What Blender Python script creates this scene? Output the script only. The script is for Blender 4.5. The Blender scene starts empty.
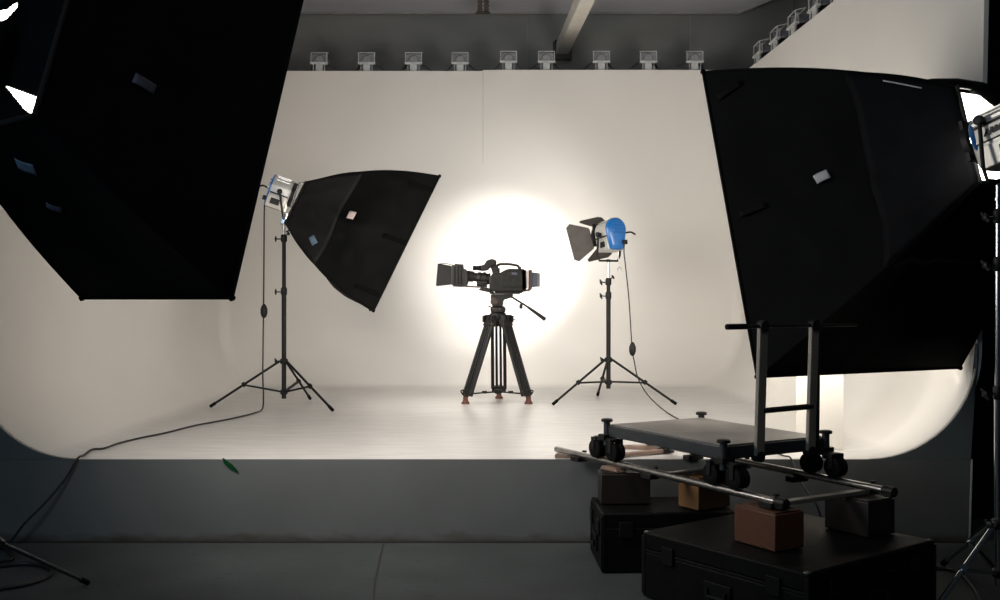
import bpy, bmesh, math, random
from math import sin, cos, pi, radians, sqrt, atan2
from mathutils import Vector, Matrix, noise

random.seed(4)
sc = bpy.context.scene
COL = sc.collection
EYE = 1.6          # camera height, level camera, 36 mm lens
SZ = 0.549         # height of the stage
SY = 6.61          # distance of the stage front


def V(*a):
    return Vector(a)


def at(x, y, D):
    """world point seen at pixel x, y at depth D"""
    return V((x - 500) / 1000 * D, D, EYE + (300 - y) / 1000 * D)


def onz(x, y, z):
    """world point on the horizontal plane z seen at pixel x, y"""
    return at(x, y, (EYE - z) * 1000 / (y - 300))


# ------------------------------------------------------------------ materials
def mat(name, col, rough=.6, metal=0., var=.12, scale=6., bump=0., bscale=40., stretch=(1, 1, 1), emit=None, estr=0., coat=0., spec=.5):
    m = bpy.data.materials.new(name)
    m.use_nodes = True
    nt = m.node_tree
    N, L = nt.nodes, nt.links
    b = N['Principled BSDF']
    b.inputs['Roughness'].default_value = rough
    b.inputs['Metallic'].default_value = metal
    b.inputs['Specular IOR Level'].default_value = spec
    b.inputs['Coat Weight'].default_value = coat
    tc = N.new('ShaderNodeTexCoord')
    mp = N.new('ShaderNodeMapping')
    mp.inputs['Scale'].default_value = stretch
    L.new(tc.outputs['Object'], mp.inputs['Vector'])
    nz = N.new('ShaderNodeTexNoise')
    nz.inputs['Scale'].default_value = scale
    nz.inputs['Detail'].default_value = 5
    L.new(mp.outputs['Vector'], nz.inputs['Vector'])
    r = N.new('ShaderNodeValToRGB')
    r.color_ramp.elements[0].position = .3
    r.color_ramp.elements[1].position = .7
    c = col
    r.color_ramp.elements[0].color = (c[0] * (1 - var), c[1] * (1 - var), c[2] * (1 - var), 1)
    r.color_ramp.elements[1].color = (min(1, c[0] * (1 + var)), min(1, c[1] * (1 + var)), min(1, c[2] * (1 + var)), 1)
    L.new(nz.outputs['Fac'], r.inputs['Fac'])
    L.new(r.outputs['Color'], b.inputs['Base Color'])
    if bump:
        n2 = N.new('ShaderNodeTexNoise')
        n2.inputs['Scale'].default_value = bscale
        n2.inputs['Detail'].default_value = 4
        L.new(mp.outputs['Vector'], n2.inputs['Vector'])
        bp = N.new('ShaderNodeBump')
        bp.inputs['Strength'].default_value = bump
        bp.inputs['Distance'].default_value = .02
        L.new(n2.outputs['Fac'], bp.inputs['Height'])
        L.new(bp.outputs['Normal'], b.inputs['Normal'])
    if emit:
        b.inputs['Emission Color'].default_value = (*emit, 1)
        b.inputs['Emission Strength'].default_value = estr
    return m


M = {}
M['fabric'] = mat('black_softbox_cloth', (.0018, .002, .0025), .7, var=.3, scale=3, bump=.25, bscale=9, spec=.07)
M['fabric_mid'] = mat('charcoal_softbox_cloth', (.0026, .0025, .0023), .65, var=.4, scale=5, bump=.4, bscale=9, spec=.12)
M['silver_lining'] = mat('silver_lining_cloth', (.8, .8, .79), .5, var=.05)
M['diffuser'] = mat('white_diffusion_cloth', (.85, .84, .8), .8, var=.02, emit=(1, .93, .82), estr=3)
M['skirt'] = mat('blue_black_skirt_cloth', (.0075, .007, .006), .6, var=.4, scale=5, bump=.6, bscale=8, spec=.2)
M['skirt_big'] = mat('navy_black_skirt_cloth', (.0022, .0025, .0036), .7, var=.4, scale=5, bump=.5, bscale=8, spec=.08)
M['tag_white'] = mat('grey_white_tag_cloth', (.34, .34, .36), .7, var=.2, scale=30)
M['tag_blue'] = mat('dull_blue_tag_cloth', (.10, .16, .22), .7, var=.2, scale=30)
M['tag_dark'] = mat('dark_tag_cloth', (.06, .065, .10), .7, var=.2, scale=30)
M['tag_pink'] = mat('pale_pink_tag_cloth', (.7, .55, .52), .7, var=.15, scale=60)
M['velcro'] = mat('matt_black_velcro', (.004, .004, .004), .95, var=.2, spec=.1)
M['black_metal'] = mat('black_painted_steel', (.008, .008, .008), .5, metal=.0, var=.2, scale=14, spec=.25)
M['black_plastic'] = mat('black_plastic', (.007, .007, .007), .5, var=.2, scale=20, spec=.3)
M['barn'] = mat('brown_black_barndoor_paint', (.055, .047, .042), .55, metal=.0, var=.2, scale=12)
M['chrome'] = mat('chrome_tube', (.55, .57, .6), .18, metal=1., var=.08)
M['dark_chrome'] = mat('worn_steel_tube', (.42, .41, .40), .28, metal=1., var=.2, scale=9, stretch=(3, 3, 3))
M['dark_steel'] = mat('dark_blue_steel_tube', (.05, .058, .066), .4, metal=.4, var=.2)
M['alu'] = mat('brushed_aluminium', (.62, .62, .6), .32, metal=.6, var=.1, scale=10)
M['silver_paint'] = mat('silver_grey_paint', (.50, .49, .47), .35, metal=.25, var=.1)
M['beige_paint'] = mat('beige_grey_paint', (.55, .50, .45), .45, var=.08)
M['blue_paint'] = mat('bright_blue_paint', (.006, .125, .40), .3, var=.08, coat=.4)
M['lens_glass'] = mat('bright_lens_glass', (.8, .85, .9), .1, var=.02, emit=(1, .95, .85), estr=12)
M['dark_glass'] = mat('dark_lens_glass', (.01, .012, .02), .05, var=.05, coat=1)
M['rubber'] = mat('black_rubber', (.004, .004, .004), .8, var=.3, scale=20, spec=.1)
M['red_rubber'] = mat('brown_red_rubber', (.10, .025, .014), .6, var=.2, scale=20)
M['cam_body'] = mat('dark_olive_camera_shell', (.0075, .0075, .0055), .5, var=.5, scale=22, spec=.28)
M['cam_dark'] = mat('black_camera_metal', (.008, .007, .006), .45, var=.4, scale=30, spec=.35)
M['cam_red'] = mat('dark_red_battery_shell', (.05, .015, .015), .5, var=.2)
M['cam_blue'] = mat('dark_blue_battery_shell', (.03, .05, .075), .5, var=.25, scale=30)
M['cam_brown'] = mat('brown_grey_battery_cap', (.11, .095, .085), .5, var=.2)
M['label_paper'] = mat('white_label_strip', (.6, .57, .55), .6, var=.1)
M['cable'] = mat('black_cable_rubber', (.008, .008, .009), .55, var=.2)
M['case'] = mat('scuffed_black_case_panel', (.0026, .0026, .0026), .6, var=.5, scale=5, bump=.1, bscale=30, spec=.12)
M['case_edge'] = mat('dull_case_edging', (.005, .005, .0055), .55, metal=.0, var=.3, spec=.15)
M['steel_corner'] = mat('scuffed_steel_corner', (.12, .12, .12), .45, metal=.7, var=.2)
M['deck'] = mat('worn_grey_deck_plate', (.115, .107, .098), .42, var=.45, scale=3.5, bump=.06, bscale=25, stretch=(1, 1, 1))
M['dolly_frame'] = mat('blue_black_steel_frame', (.028, .032, .036), .4, metal=.2, var=.25, scale=9)
M['handle_steel'] = mat('brown_grey_handle_steel', (.19, .175, .155), .42, metal=.2, var=.25, scale=6, stretch=(1, 1, .4))
M['green_tape'] = mat('dark_green_tape', (.002, .035, .008), .8, var=.3, scale=30, spec=.1)
M['foam_board'] = mat('off_white_foam_board', (.55, .52, .47), .7, var=.03)
M['grey_panel'] = mat('galvanised_bracket_metal', (.55, .56, .56), .45, metal=.3, var=.2, scale=12)
M['bracket_back'] = mat('mid_grey_reflector', (.26, .27, .28), .6, var=.25, scale=25)
M['hood_metal'] = mat('dull_dark_hood_metal', (.11, .115, .13), .5, metal=.3, var=.3, scale=7)
M['beam_paint'] = mat('cream_steel_beam_paint', (.62, .59, .53), .6, var=.06)
M['logo_ink'] = mat('black_logo_ink', (.01, .01, .01), .5, var=.02)
M['fascia'] = mat('grey_painted_stage_face', (.098, .103, .103), .75, var=.07, scale=2.5, bump=.04, bscale=18, spec=.2)
M['profile_board'] = mat('green_grey_profile_board', (.075, .088, .09), .8, var=.08, scale=3)
M['seam_light'] = mat('pale_edge_strip', (.36, .36, .34), .5, var=.1)
M['drape'] = mat('dark_brown_side_wall', (.010, .008, .0065), .9, var=.6, scale=9, bump=.3, bscale=14, stretch=(1, 1, .3))
M['ceil'] = mat('lavender_grey_ceiling', (.84, .83, .88), .8, var=.04, scale=1)
M['dark_ceil'] = mat('dark_upper_ceiling', (.05, .05, .05), .8, var=.1)
M['seam'] = mat('faint_wall_seam', (.16, .155, .15), .7, var=.1)
M['rust'] = mat('rusty_brown_bracket', (.09, .07, .055), .7, var=.3, scale=30)


def dirty_foot(m):
    N, L = m.node_tree.nodes, m.node_tree.links
    b = N['Principled BSDF']
    src = b.inputs['Base Color'].links[0].from_socket
    tc = N.new('ShaderNodeTexCoord'); sp_ = N.new('ShaderNodeSeparateXYZ'); L.new(tc.outputs['Object'], sp_.inputs[0])
    nz = N.new('ShaderNodeTexNoise'); nz.inputs['Scale'].default_value = 5; nz.inputs['Detail'].default_value = 8
    mp = N.new('ShaderNodeMapping'); mp.inputs['Scale'].default_value = (1, 1, 3); L.new(tc.outputs['Object'], mp.inputs[0]); L.new(mp.outputs[0], nz.inputs['Vector'])
    a = N.new('ShaderNodeMath'); a.operation = 'MULTIPLY_ADD'; a.inputs[1].default_value = .16; a.inputs[2].default_value = -.045
    L.new(nz.outputs['Fac'], a.inputs[0])
    r = N.new('ShaderNodeMath'); r.operation = 'SUBTRACT'; L.new(a.outputs[0], r.inputs[0]); L.new(sp_.outputs['Z'], r.inputs[1])
    k = N.new('ShaderNodeMapRange'); k.inputs['From Min'].default_value = -.03; k.inputs['From Max'].default_value = .05; L.new(r.outputs[0], k.inputs['Value'])
    mx = N.new('ShaderNodeMix'); mx.data_type = 'RGBA'; L.new(k.outputs[0], mx.inputs[0]); L.new(src, mx.inputs[6]); mx.inputs[7].default_value = (.04, .032, .022, 1)
    L.new(mx.outputs[2], b.inputs['Base Color'])


dirty_foot(M['fascia'])


def wood(name, c1, c2, sc_=5., stretch=(1, 1, 6)):
    m = bpy.data.materials.new(name)
    m.use_nodes = True
    N, L = m.node_tree.nodes, m.node_tree.links
    b = N['Principled BSDF']
    b.inputs['Roughness'].default_value = .55
    tc = N.new('ShaderNodeTexCoord')
    mp = N.new('ShaderNodeMapping')
    mp.inputs['Scale'].default_value = stretch
    L.new(tc.outputs['Object'], mp.inputs['Vector'])
    w = N.new('ShaderNodeTexWave')
    w.wave_type = 'RINGS'
    w.inputs['Scale'].default_value = sc_
    w.inputs['Distortion'].default_value = 5
    w.inputs['Detail'].default_value = 3
    L.new(mp.outputs['Vector'], w.inputs['Vector'])
    r = N.new('ShaderNodeValToRGB')
    r.color_ramp.elements[0].color = (*c1, 1)
    r.color_ramp.elements[1].color = (*c2, 1)
    L.new(w.outputs['Fac'], r.inputs['Fac'])
    L.new(r.outputs['Color'], b.inputs['Base Color'])
    return m


M['wood_red'] = wood('red_brown_wood_block', (.045, .014, .006), (.11, .038, .016))
M['wood_tan'] = wood('tan_wood_block', (.10, .045, .014), (.24, .12, .04), 7)
M['wood_dark'] = wood('dark_brown_wood_block', (.005, .003, .0022), (.014, .007, .0045))
M['wood_wedge'] = wood('worn_wedge_wood', (.12, .075, .055), (.24, .16, .12), 9)


def cyc_material():
    """warm white studio paint; the floor of it polished with long streaks"""
    m = bpy.data.materials.new('warm_white_cyclorama_paint')
    m.use_nodes = True
    N, L = m.node_tree.nodes, m.node_tree.links
    b = N['Principled BSDF']
    tc = N.new('ShaderNodeTexCoord')
    sep = N.new('ShaderNodeSeparateXYZ')
    L.new(tc.outputs['Object'], sep.inputs[0])
    # floor mask
    fl = N.new('ShaderNodeMapRange')
    fl.inputs['From Min'].default_value = .04
    fl.inputs['From Max'].default_value = .0
    zz = N.new('ShaderNodeMath'); zz.operation = 'SUBTRACT'
    L.new(sep.outputs['Z'], zz.inputs[0]); zz.inputs[1].default_value = SZ
    L.new(zz.outputs[0], fl.inputs['Value'])
    nz = N.new('ShaderNodeTexNoise'); nz.inputs['Scale'].default_value = .7; nz.inputs['Detail'].default_value = 6
    L.new(tc.outputs['Object'], nz.inputs['Vector'])
    r = N.new('ShaderNodeValToRGB')
    r.color_ramp.elements[0].position = .3; r.color_ramp.elements[1].position = .7
    r.color_ramp.elements[0].color = (.68, .657, .620, 1)
    r.color_ramp.elements[1].color = (.73, .705, .668, 1)
    L.new(nz.outputs['Fac'], r.inputs['Fac'])
    # streaks left by the roller and by feet on the floor
    mp = N.new('ShaderNodeMapping'); mp.inputs['Scale'].default_value = (.9, 9, 1)
    L.new(tc.outputs['Object'], mp.inputs['Vector'])
    ns = N.new('ShaderNodeTexNoise'); ns.inputs['Scale'].default_value = 3; ns.inputs['Detail'].default_value = 8
    ns.inputs['Roughness'].default_value = .65
    L.new(mp.outputs['Vector'], ns.inputs['Vector'])
    rs = N.new('ShaderNodeValToRGB')
    rs.color_ramp.elements[0].position = .35; rs.color_ramp.elements[1].position = .62
    rs.color_ramp.elements[0].color = (.46, .445, .43, 1)
    rs.color_ramp.elements[1].color = (.60, .58, .56, 1)
    L.new(ns.outputs['Fac'], rs.inputs['Fac'])
    mx = N.new('ShaderNodeMix'); mx.data_type = 'RGBA'
    L.new(fl.outputs['Result'], mx.inputs[0])
    L.new(r.outputs['Color'], mx.inputs[6]); L.new(rs.outputs['Color'], mx.inputs[7])
    L.new(mx.outputs[2], b.inputs['Base Color'])
    rr = N.new('ShaderNodeMapRange')
    rr.inputs['To Min'].default_value = .6; rr.inputs['To Max'].default_value = .33
    L.new(fl.outputs['Result'], rr.inputs['Value'])
    L.new(rr.outputs['Result'], b.inputs['Roughness'])
    bp = N.new('ShaderNodeBump'); bp.inputs['Distance'].default_value = .004
    L.new(ns.outputs['Fac'], bp.inputs['Height'])
    bs = N.new('ShaderNodeMath'); bs.operation = 'MULTIPLY'; bs.inputs[1].default_value = .35
    L.new(fl.outputs['Result'], bs.inputs[0]); L.new(bs.outputs[0], bp.inputs['Strength'])
    L.new(bp.outputs['Normal'], b.inputs['Normal'])
    return m


M['cyc'] = cyc_material()


def floor_material():
    m = mat('worn_grey_concrete', (.048, .054, .0555), .7, var=.14, scale=2.2, bump=.12, bscale=30, spec=.2)
    N, L = m.node_tree.nodes, m.node_tree.links
    b = N['Principled BSDF']
    src = b.inputs['Base Color'].links[0].from_socket
    tc = N.new('ShaderNodeTexCoord')
    n = N.new('ShaderNodeTexNoise'); n.inputs['Scale'].default_value = 9; n.inputs['Detail'].default_value = 9
    mp = N.new('ShaderNodeMapping'); mp.inputs['Scale'].default_value = (1, 2.5, 1)
    L.new(tc.outputs['Object'], mp.inputs[0]); L.new(mp.outputs[0], n.inputs['Vector'])
    r = N.new('ShaderNodeValToRGB')
    r.color_ramp.elements[0].position = .28; r.color_ramp.elements[1].position = .4
    r.color_ramp.elements[0].color = (.6, .58, .55, 1); r.color_ramp.elements[1].color = (1, 1, 1, 1)
    L.new(n.outputs['Fac'], r.inputs[0])
    mx = N.new('ShaderNodeMix'); mx.data_type = 'RGBA'; mx.blend_type = 'MULTIPLY'; mx.inputs[0].default_value = .8
    L.new(src, mx.inputs[6]); L.new(r.outputs[0], mx.inputs[7])
    L.new(mx.outputs[2], b.inputs['Base Color'])
    return m


M['floor'] = floor_material()
M['rear_wall'] = mat('charcoal_rear_wall', (.215, .22, .212), .8, var=.14, scale=1.1, bump=.05, bscale=20, stretch=(.5, 1, 2.5))


# ------------------------------------------------------------------ mesh builder
class MB:
    def __init__(s):
        s.bm = bmesh.new()

    def verts(s, pts, faces):
        vs = [s.bm.verts.new(p) for p in pts]
        for f in faces:
            try:
                s.bm.faces.new([vs[i] for i in f])
            except ValueError:
                pass
        return vs

    def hexa(s, b, t):
        """box from 4 bottom and 4 top points, both counter clockwise"""
        s.verts(list(b) + list(t), [(3, 2, 1, 0), (4, 5, 6, 7), (0, 1, 5, 4), (1, 2, 6, 5), (2, 3, 7, 6), (3, 0, 4, 7)])
        return s

    def box(s, c, size, X=(1, 0, 0), Y=(0, 1, 0), Z=(0, 0, 1)):
        c, X, Y, Z = Vector(c), Vector(X), Vector(Y), Vector(Z)
        a, b, h = size[0] / 2, size[1] / 2, size[2] / 2
        q = [(-a, -b), (a, -b), (a, b), (-a, b)]
        return s.hexa([c + X * i + Y * j - Z * h for i, j in q], [c + X * i + Y * j + Z * h for i, j in q])

    def bar(s, p, q, w, h, up=(0, 0, 1)):
        p, q = Vector(p), Vector(q)
        Z = (q - p).normalized()
        X = Z.cross(Vector(up))
        if X.length < 1e-4:
            X = Z.cross(V(0, 1, 0))
        X.normalize()
        Y = Z.cross(X)
        return s.box((p + q) / 2, (w, h, (q - p).length), X, Y, Z)

    def cyl(s, p, q, r, r2=None, n=16, caps=True):
        p, q = Vector(p), Vector(q)
        r2 = r if r2 is None else r2
        Z = (q - p).normalized()
        X = Z.orthogonal().normalized()
        Y = Z.cross(X)
        pts = []
        for c, rr in ((p, r), (q, r2)):
            pts += [c + X * rr * cos(2 * pi * i / n) + Y * rr * sin(2 * pi * i / n) for i in range(n)]
        f = [(i, (i + 1) % n, n + (i + 1) % n, n + i) for i in range(n)]
        if caps:
            f += [tuple(range(n - 1, -1, -1)), tuple(range(n, 2 * n))]
        s.verts(pts, f)
        return s

    def lathe(s, o, axis, prof, n=24, caps=True):
        """prof: (distance along axis, radius)"""
        o, Z = Vector(o), Vector(axis).normalized()
        X = Z.orthogonal().normalized()
        Y = Z.cross(X)
        pts, f = [], []
        for d, r in prof:
            r = max(r, 1e-4)
            pts += [o + Z * d + X * r * cos(2 * pi * i / n) + Y * r * sin(2 * pi * i / n) for i in range(n)]
        for k in range(len(prof) - 1):
            a, b = k * n, (k + 1) * n
            f += [(a + i, a + (i + 1) % n, b + (i + 1) % n, b + i) for i in range(n)]
        if caps:
            f += [tuple(range(n - 1, -1, -1)), tuple(range((len(prof) - 1) * n, len(prof) * n))]
        s.verts(pts, f)
        return s

    def prism(s, poly, o, X, Y, Z, d0, d1):
        """poly in the X/Y plane, pushed along Z from d0 to d1"""
        o, X, Y, Z = Vector(o), Vector(X), Vector(Y), Vector(Z)
        n = len(poly)
        pts = [o + X * a + Y * b + Z * d0 for a, b in poly] + [o + X * a + Y * b + Z * d1 for a, b in poly]
        f = [tuple(range(n - 1, -1, -1)), tuple(range(n, 2 * n))] + [(i, (i + 1) % n, n + (i + 1) % n, n + i) for i in range(n)]
        s.verts(pts, f)
        return s

    def loft(s, rings, caps=True):
        n = len(rings[0])
        pts = [p for r in rings for p in r]
        f = []
        for k in range(len(rings) - 1):
            a, b = k * n, (k + 1) * n
            f += [(a + i, a + (i + 1) % n, b + (i + 1) % n, b + i) for i in range(n)]
        if caps:
            f += [tuple(range(n - 1, -1, -1)), tuple(range((len(rings) - 1) * n, len(rings) * n))]
        s.verts(pts, f)
        return s

    def tube(s, path, r, n=10, smooth=4, caps=True):
        P = [Vector(p) for p in path]
        if smooth and len(P) > 2:
            Q = []
            for i in range(len(P) - 1):
                p0, p1, p2, p3 = P[max(i - 1, 0)], P[i], P[i + 1], P[min(i + 2, len(P) - 1)]
                for k in range(smooth):
                    t = k / smooth
                    Q.append(.5 * ((2 * p1) + (-p0 + p2) * t + (2 * p0 - 5 * p1 + 4 * p2 - p3) * t * t + (-p0 + 3 * p1 - 3 * p2 + p3) * t ** 3))
            Q.append(P[-1])
            P = Q
        rings, X = [], None
        for i, p in enumerate(P):
            T = (P[min(i + 1, len(P) - 1)] - P[max(i - 1, 0)]).normalized()
            if X is None:
                X = T.orthogonal().normalized()
            X = (X - T * X.dot(T)).normalized()
            Y = T.cross(X)
            rings.append([p + X * r * cos(2 * pi * k / n) + Y * r * sin(2 * pi * k / n) for k in range(n)])
        return s.loft(rings, caps)

    def grid(s, fn, nu, nv):
        pts = [fn(i / nu, j / nv) for j in range(nv + 1) for i in range(nu + 1)]
        f = [(j * (nu + 1) + i, j * (nu + 1) + i + 1, (j + 1) * (nu + 1) + i + 1, (j + 1) * (nu + 1) + i) for j in range(nv) for i in range(nu)]
        s.verts(pts, f)
        return s


def root_of(o):
    while o.parent is not None:
        o = o.parent
    return o


def build(name, mb, m, parent=None, bevel=0., smooth=True, loc=None, seg=2):
    """link one mesh; the points are world points, whatever the parent"""
    bm = mb.bm
    bmesh.ops.remove_doubles(bm, verts=bm.verts, dist=1e-6)
    bmesh.ops.recalc_face_normals(bm, faces=bm.faces)
    o0 = root_of(parent).location if parent is not None else (Vector(loc) if loc is not None else V(0, 0, 0))
    bmesh.ops.translate(bm, verts=bm.verts, vec=-o0)
    me = bpy.data.meshes.new(name)
    bm.to_mesh(me)
    bm.free()
    me.materials.append(m)
    if smooth:
        me.polygons.foreach_set('use_smooth', [True] * len(me.polygons))
        me.set_sharp_from_angle(angle=radians(38))
    o = bpy.data.objects.new(name, me)
    COL.objects.link(o)
    if parent is not None:
        o.parent = parent
    elif loc is not None:
        o.location = loc
    if bevel:
        b = o.modifiers.new('bevel', 'BEVEL')
        b.width = bevel; b.segments = seg; b.limit_method = 'ANGLE'; b.angle_limit = radians(40)
    return o


def thing(name, label, cat, loc, group=None):
    o = bpy.data.objects.new(name, None)
    o.empty_display_size = .1
    COL.objects.link(o)
    o.location = loc
    o['label'] = label
    o['category'] = cat
    if group:
        o['group'] = group
    return o


def tag(o, label, cat, group=None):
    o['label'] = label
    o['category'] = cat
    if group:
        o['group'] = group
    return o


def struct(o):
    o['kind'] = 'structure'
    return o


# ------------------------------------------------------------------ the room
mb = MB(); mb.box((0, 6, -.05), (14, 20, .1)); struct(build('floor', mb, M['floor'], smooth=False))
# crack across the floor
mb = MB()
cr = [(384, 543), (381, 556), (378, 568), (375.5, 580), (374, 600), (371, 640)]
P = [onz(x, y, .0) for x, y in cr]
pts = [p + V(-.006 - .003 * (i % 2), 0, .0015) for i, p in enumerate(P)] + [p + V(.003 + .002 * (i % 3), 0, .0015) for i, p in enumerate(P)]
mb.verts(pts, [(i, i + 1, i + 7, i + 6) for i in range(5)])
struct(build('trim_1', mb, mat('dirt_filled_floor_joint', (.018, .017, .015), .8), smooth=False))

mb = MB(); mb.box((-.6, 14.05, 4), (9.4, .1, 8.2)); struct(build('wall_back', mb, M['rear_wall'], smooth=False))
mb = MB(); mb.box((4.15, 10.7, 4), (.1, 6.7, 8.2)); struct(build('wall_side', mb, M['rear_wall'], smooth=False))
mb = MB(); mb.box((4.75, 7.35, 3.5), (2.9, .1, 7.1)); struct(build('wall_right', mb, M['drape'], smooth=False))
mb = MB(); mb.box((-5.25, 8.5, 4), (.1, 11, 8.2)); struct(build('wall_left', mb, M['rear_wall'], smooth=False))
mb = MB(); mb.box((0, 10.5, 8.05), (12, 7.2, .1)); struct(build('ceiling', mb, M['dark_ceil'], smooth=False))
# the lower, paler ceiling panel with its chamfered corner and edge trim
Cz = 5.62
cp = [(-5.2, 13.98), (3.36, 13.98), (3.62, 13.3), (3.62, 9.0), (-5.2, 9.0)]
mb = MB(); mb.prism(cp, (0, 0, 0), (1, 0, 0), (0, 1, 0), (0, 0, 1), Cz, Cz + .12)
struct(build('ceiling', mb, M['ceil'], smooth=False))
mb = MB()
for a, b in ((cp[0], cp[1]), (cp[1], cp[2]), (cp[2], cp[3])):
    mb.bar(V(a[0], a[1] - .02, Cz - .012), V(b[0], b[1] - .02, Cz - .012), .03, .03)
struct(build('trim_2', mb, mat('pale_ceiling_edge_trim', (.34, .33, .32), .7), smooth=False))
# thin vertical seams on the rear wall
for k, (x, y0, y1) in enumerate(((527, 14, 72), (690, 12, 56))):
    mb = MB(); a, b = at(x, y0, 13.99), at(x + (1 if k == 0 else -1) * -.3, y1, 13.99)
    mb.bar(a, b, .016, .012)
    struct(build('trim_%d' % (3 + k), mb, mat('pale_wall_seam', (.30, .30, .28), .7), smooth=False))

# cyclorama: floor, coves, back and side walls in one continuous sweep
R, RC, YB, TOP = .70, .14, 12.53, 4.47
XL = -3.5


def xr(z, y=SY):
    return 3.142 + .0195 * (z - SZ) - .135 * max(0., min(1., (y - 9.3) / 3.2))


zs = []
for k in range(15):
    a = (pi / 2) * k / 14
    zs.append((SZ + R * (1 - cos(a)), R * (1 - sin(a))))
for z in (1.6, 2.2, 2.9, 3.6, 4.1, TOP):
    zs.append((z, 0.))
NY, NC, NX = 14, 8, 20


def contour(z, i):
    l, r, b = XL + i, xr(z, YB) - i, YB - i
    pts = []
    for k in range(NY):
        pts.append(V(l, SY + (b - RC - SY) * k / NY, z))
    for k in range(NC):
        a = pi - (pi / 2) * k / NC
        pts.append(V(l + RC + RC * cos(a), b - RC + RC * sin(a), z))
    for k in range(NX):
        pts.append(V(l + RC + (r - l - 2 * RC) * k / NX, b, z))
    for k in range(NC):
        a = pi / 2 - (pi / 2) * k / NC
        pts.append(V(r - RC + RC * cos(a), b - RC + RC * sin(a), z))
    for k in range(NY + 1):
        yy = b - RC - (b - RC - SY) * k / NY
        pts.append(V(r if k == 0 else xr(z, yy) - i, yy, z))
    return pts


rings = [contour(z, i) for z, i in zs]
mb = MB()
n = len(rings[0])
pts = [p for r in rings for p in r]
f = []
for k in range(len(rings) - 1):
    f += [(k * n + i, k * n + i + 1, (k + 1) * n + i + 1, (k + 1) * n + i) for i in range(n - 1)]
f.append(tuple(range(n)))
mb.verts(pts, f)
bm = mb.bm
cyc = build('wall_cyclorama', mb, M['cyc'])
cyc.data.set_sharp_from_angle(angle=radians(60))
# make sure the normals face the inside, then thicken outwards
up = [p for p in cyc.data.polygons if len(p.vertices) > 20][0]
if up.normal.z < 0:
    cyc.data.flip_normals()
so = cyc.modifiers.new('thick', 'SOLIDIFY'); so.thickness = .03; so.offset = -1
es = cyc.modifiers.new('split', 'EDGE_SPLIT'); es.split_angle = radians(55)
struct(cyc)
# seam at the top of the cyclorama's back
mb = MB(); mb.bar(V(-.214, YB - .001, 3.3), V(-.214, YB - .001, TOP), .007, .003, up=(0, 1, 0))
struct(build('trim_5', mb, mat('cyc_panel_seam', (.5, .47, .43), .8), smooth=False))
mb = MB(); mb.box(((3.0 - .214) / 2, YB + .012, TOP + .006), (3.0 + .214, .03, .012))
struct(build('trim_6', mb, M['cyc'], smooth=False))

# stage face and the profile boards that close the ends of the cove
def arc(left):
    out = []
    for z, i in zs[:15]:
        out.append((XL + i, z) if left else (xr(z) - i, z))
    return out


mb = MB(); mb.prism([(-6, 0), (3.09, 0), (3.108, SZ - .0015), (-6, SZ - .0015)], (0, SY, 0), (1, 0, 0), (0, 0, 1), (0, 1, 0), -.012, .03)
struct(build('wall_stage_front', mb, M['fascia'], smooth=False))
al = [(x, z) for x, z in arc(True)]
mb = MB(); mb.prism([(-6, SZ)] + al + [(XL - .035, SZ + R), (XL - .035, TOP), (-6, TOP)], (0, SY, 0), (1, 0, 0), (0, 0, 1), (0, 1, 0), -.01, .03)
struct(build('wall_left', mb, M['profile_board'], smooth=False))
ar = arc(False)
mb = MB(); mb.prism([(3.108, SZ)] + [(3.155, SZ + R + .06)] + [(xr(SZ + R) - .0, SZ + R)] + ar[::-1][1:], (0, SY, 0), (1, 0, 0), (0, 0, 1), (0, 1, 0), -.01, .03)
struct(build('wall_right', mb, M['profile_board'], smooth=False))
mb = MB(); mb.hexa([V(3.09, SY - .016, 0), V(3.102, SY - .016, 0), V(3.102, SY + .03, 0), V(3.09, SY + .03, 0)],
                   [V(3.108, SY - .016, SZ), V(3.118, SY - .016, SZ), V(3.118, SY + .03, SZ), V(3.108, SY + .03, SZ)])
struct(build('trim_7', mb, M['seam_light'], smooth=False))
# the stage right end return
mb = MB(); mb.box((3.10, (SY + 12.5) / 2 + .02, SZ / 2 - .02), (.02, 12.5 - SY - .04, SZ - .06)); struct(build('wall_stage_side', mb, M['drape'], smooth=False))
# dirty line where the stage face meets the floor
mb = MB(); mb.box((-1.4, SY - .02, .006), (9, .014, .012)); struct(build('baseboard_front', mb, mat('black_dirt_filled_joint', (.02, .017, .014), .9), smooth=False))

# beam from the ceiling to the rear wall
a, b = at(562.5, 48, 13.9), at(608, -52, 9.4)
bt = thing('roof_beam', 'cream painted steel box beam slanting down to the dark rear wall', 'beam', a)
mb = MB(); mb.bar(a, b, .17, .17); build('beam', mb, M['beam_paint'], bt, bevel=.008)
mb = MB(); mb.box(a + V(0, .04, -.03), (.26, .06, .26)); build('end_plate', mb, mat('dark_beam_plate', (.045, .042, .04), .7), bt, bevel=.01)
mb = MB()
for s in (-1, 1):
    mb.cyl(a + V(.09 * s, .0, .1), a + V(.09 * s, .03, .1), .016, n=8)
build('bolt', mb, M['black_metal'], bt)
hb = thing('hanging_bracket', 'small rusty pair of brackets hanging at the edge of the pale ceiling', 'bracket', at(483, 12, 13.1))
for x in (480, 486.3):
    mb = MB()
    p = at(x, 12.5, 13.1)
    mb.box(p + V(0, 0, .13), (.06, .05, .26))
    for k in range(5):
        mb.box(p + V(0, -.03, .03 + .05 * k), (.078, .014, .014))
    build('strap', mb, M['rust'], hb)
mb = MB(); mb.box(at(483, 12.5, 13.1), (.19, .05, .02)); build('foot_plate', mb, M['rust'], hb)


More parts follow.
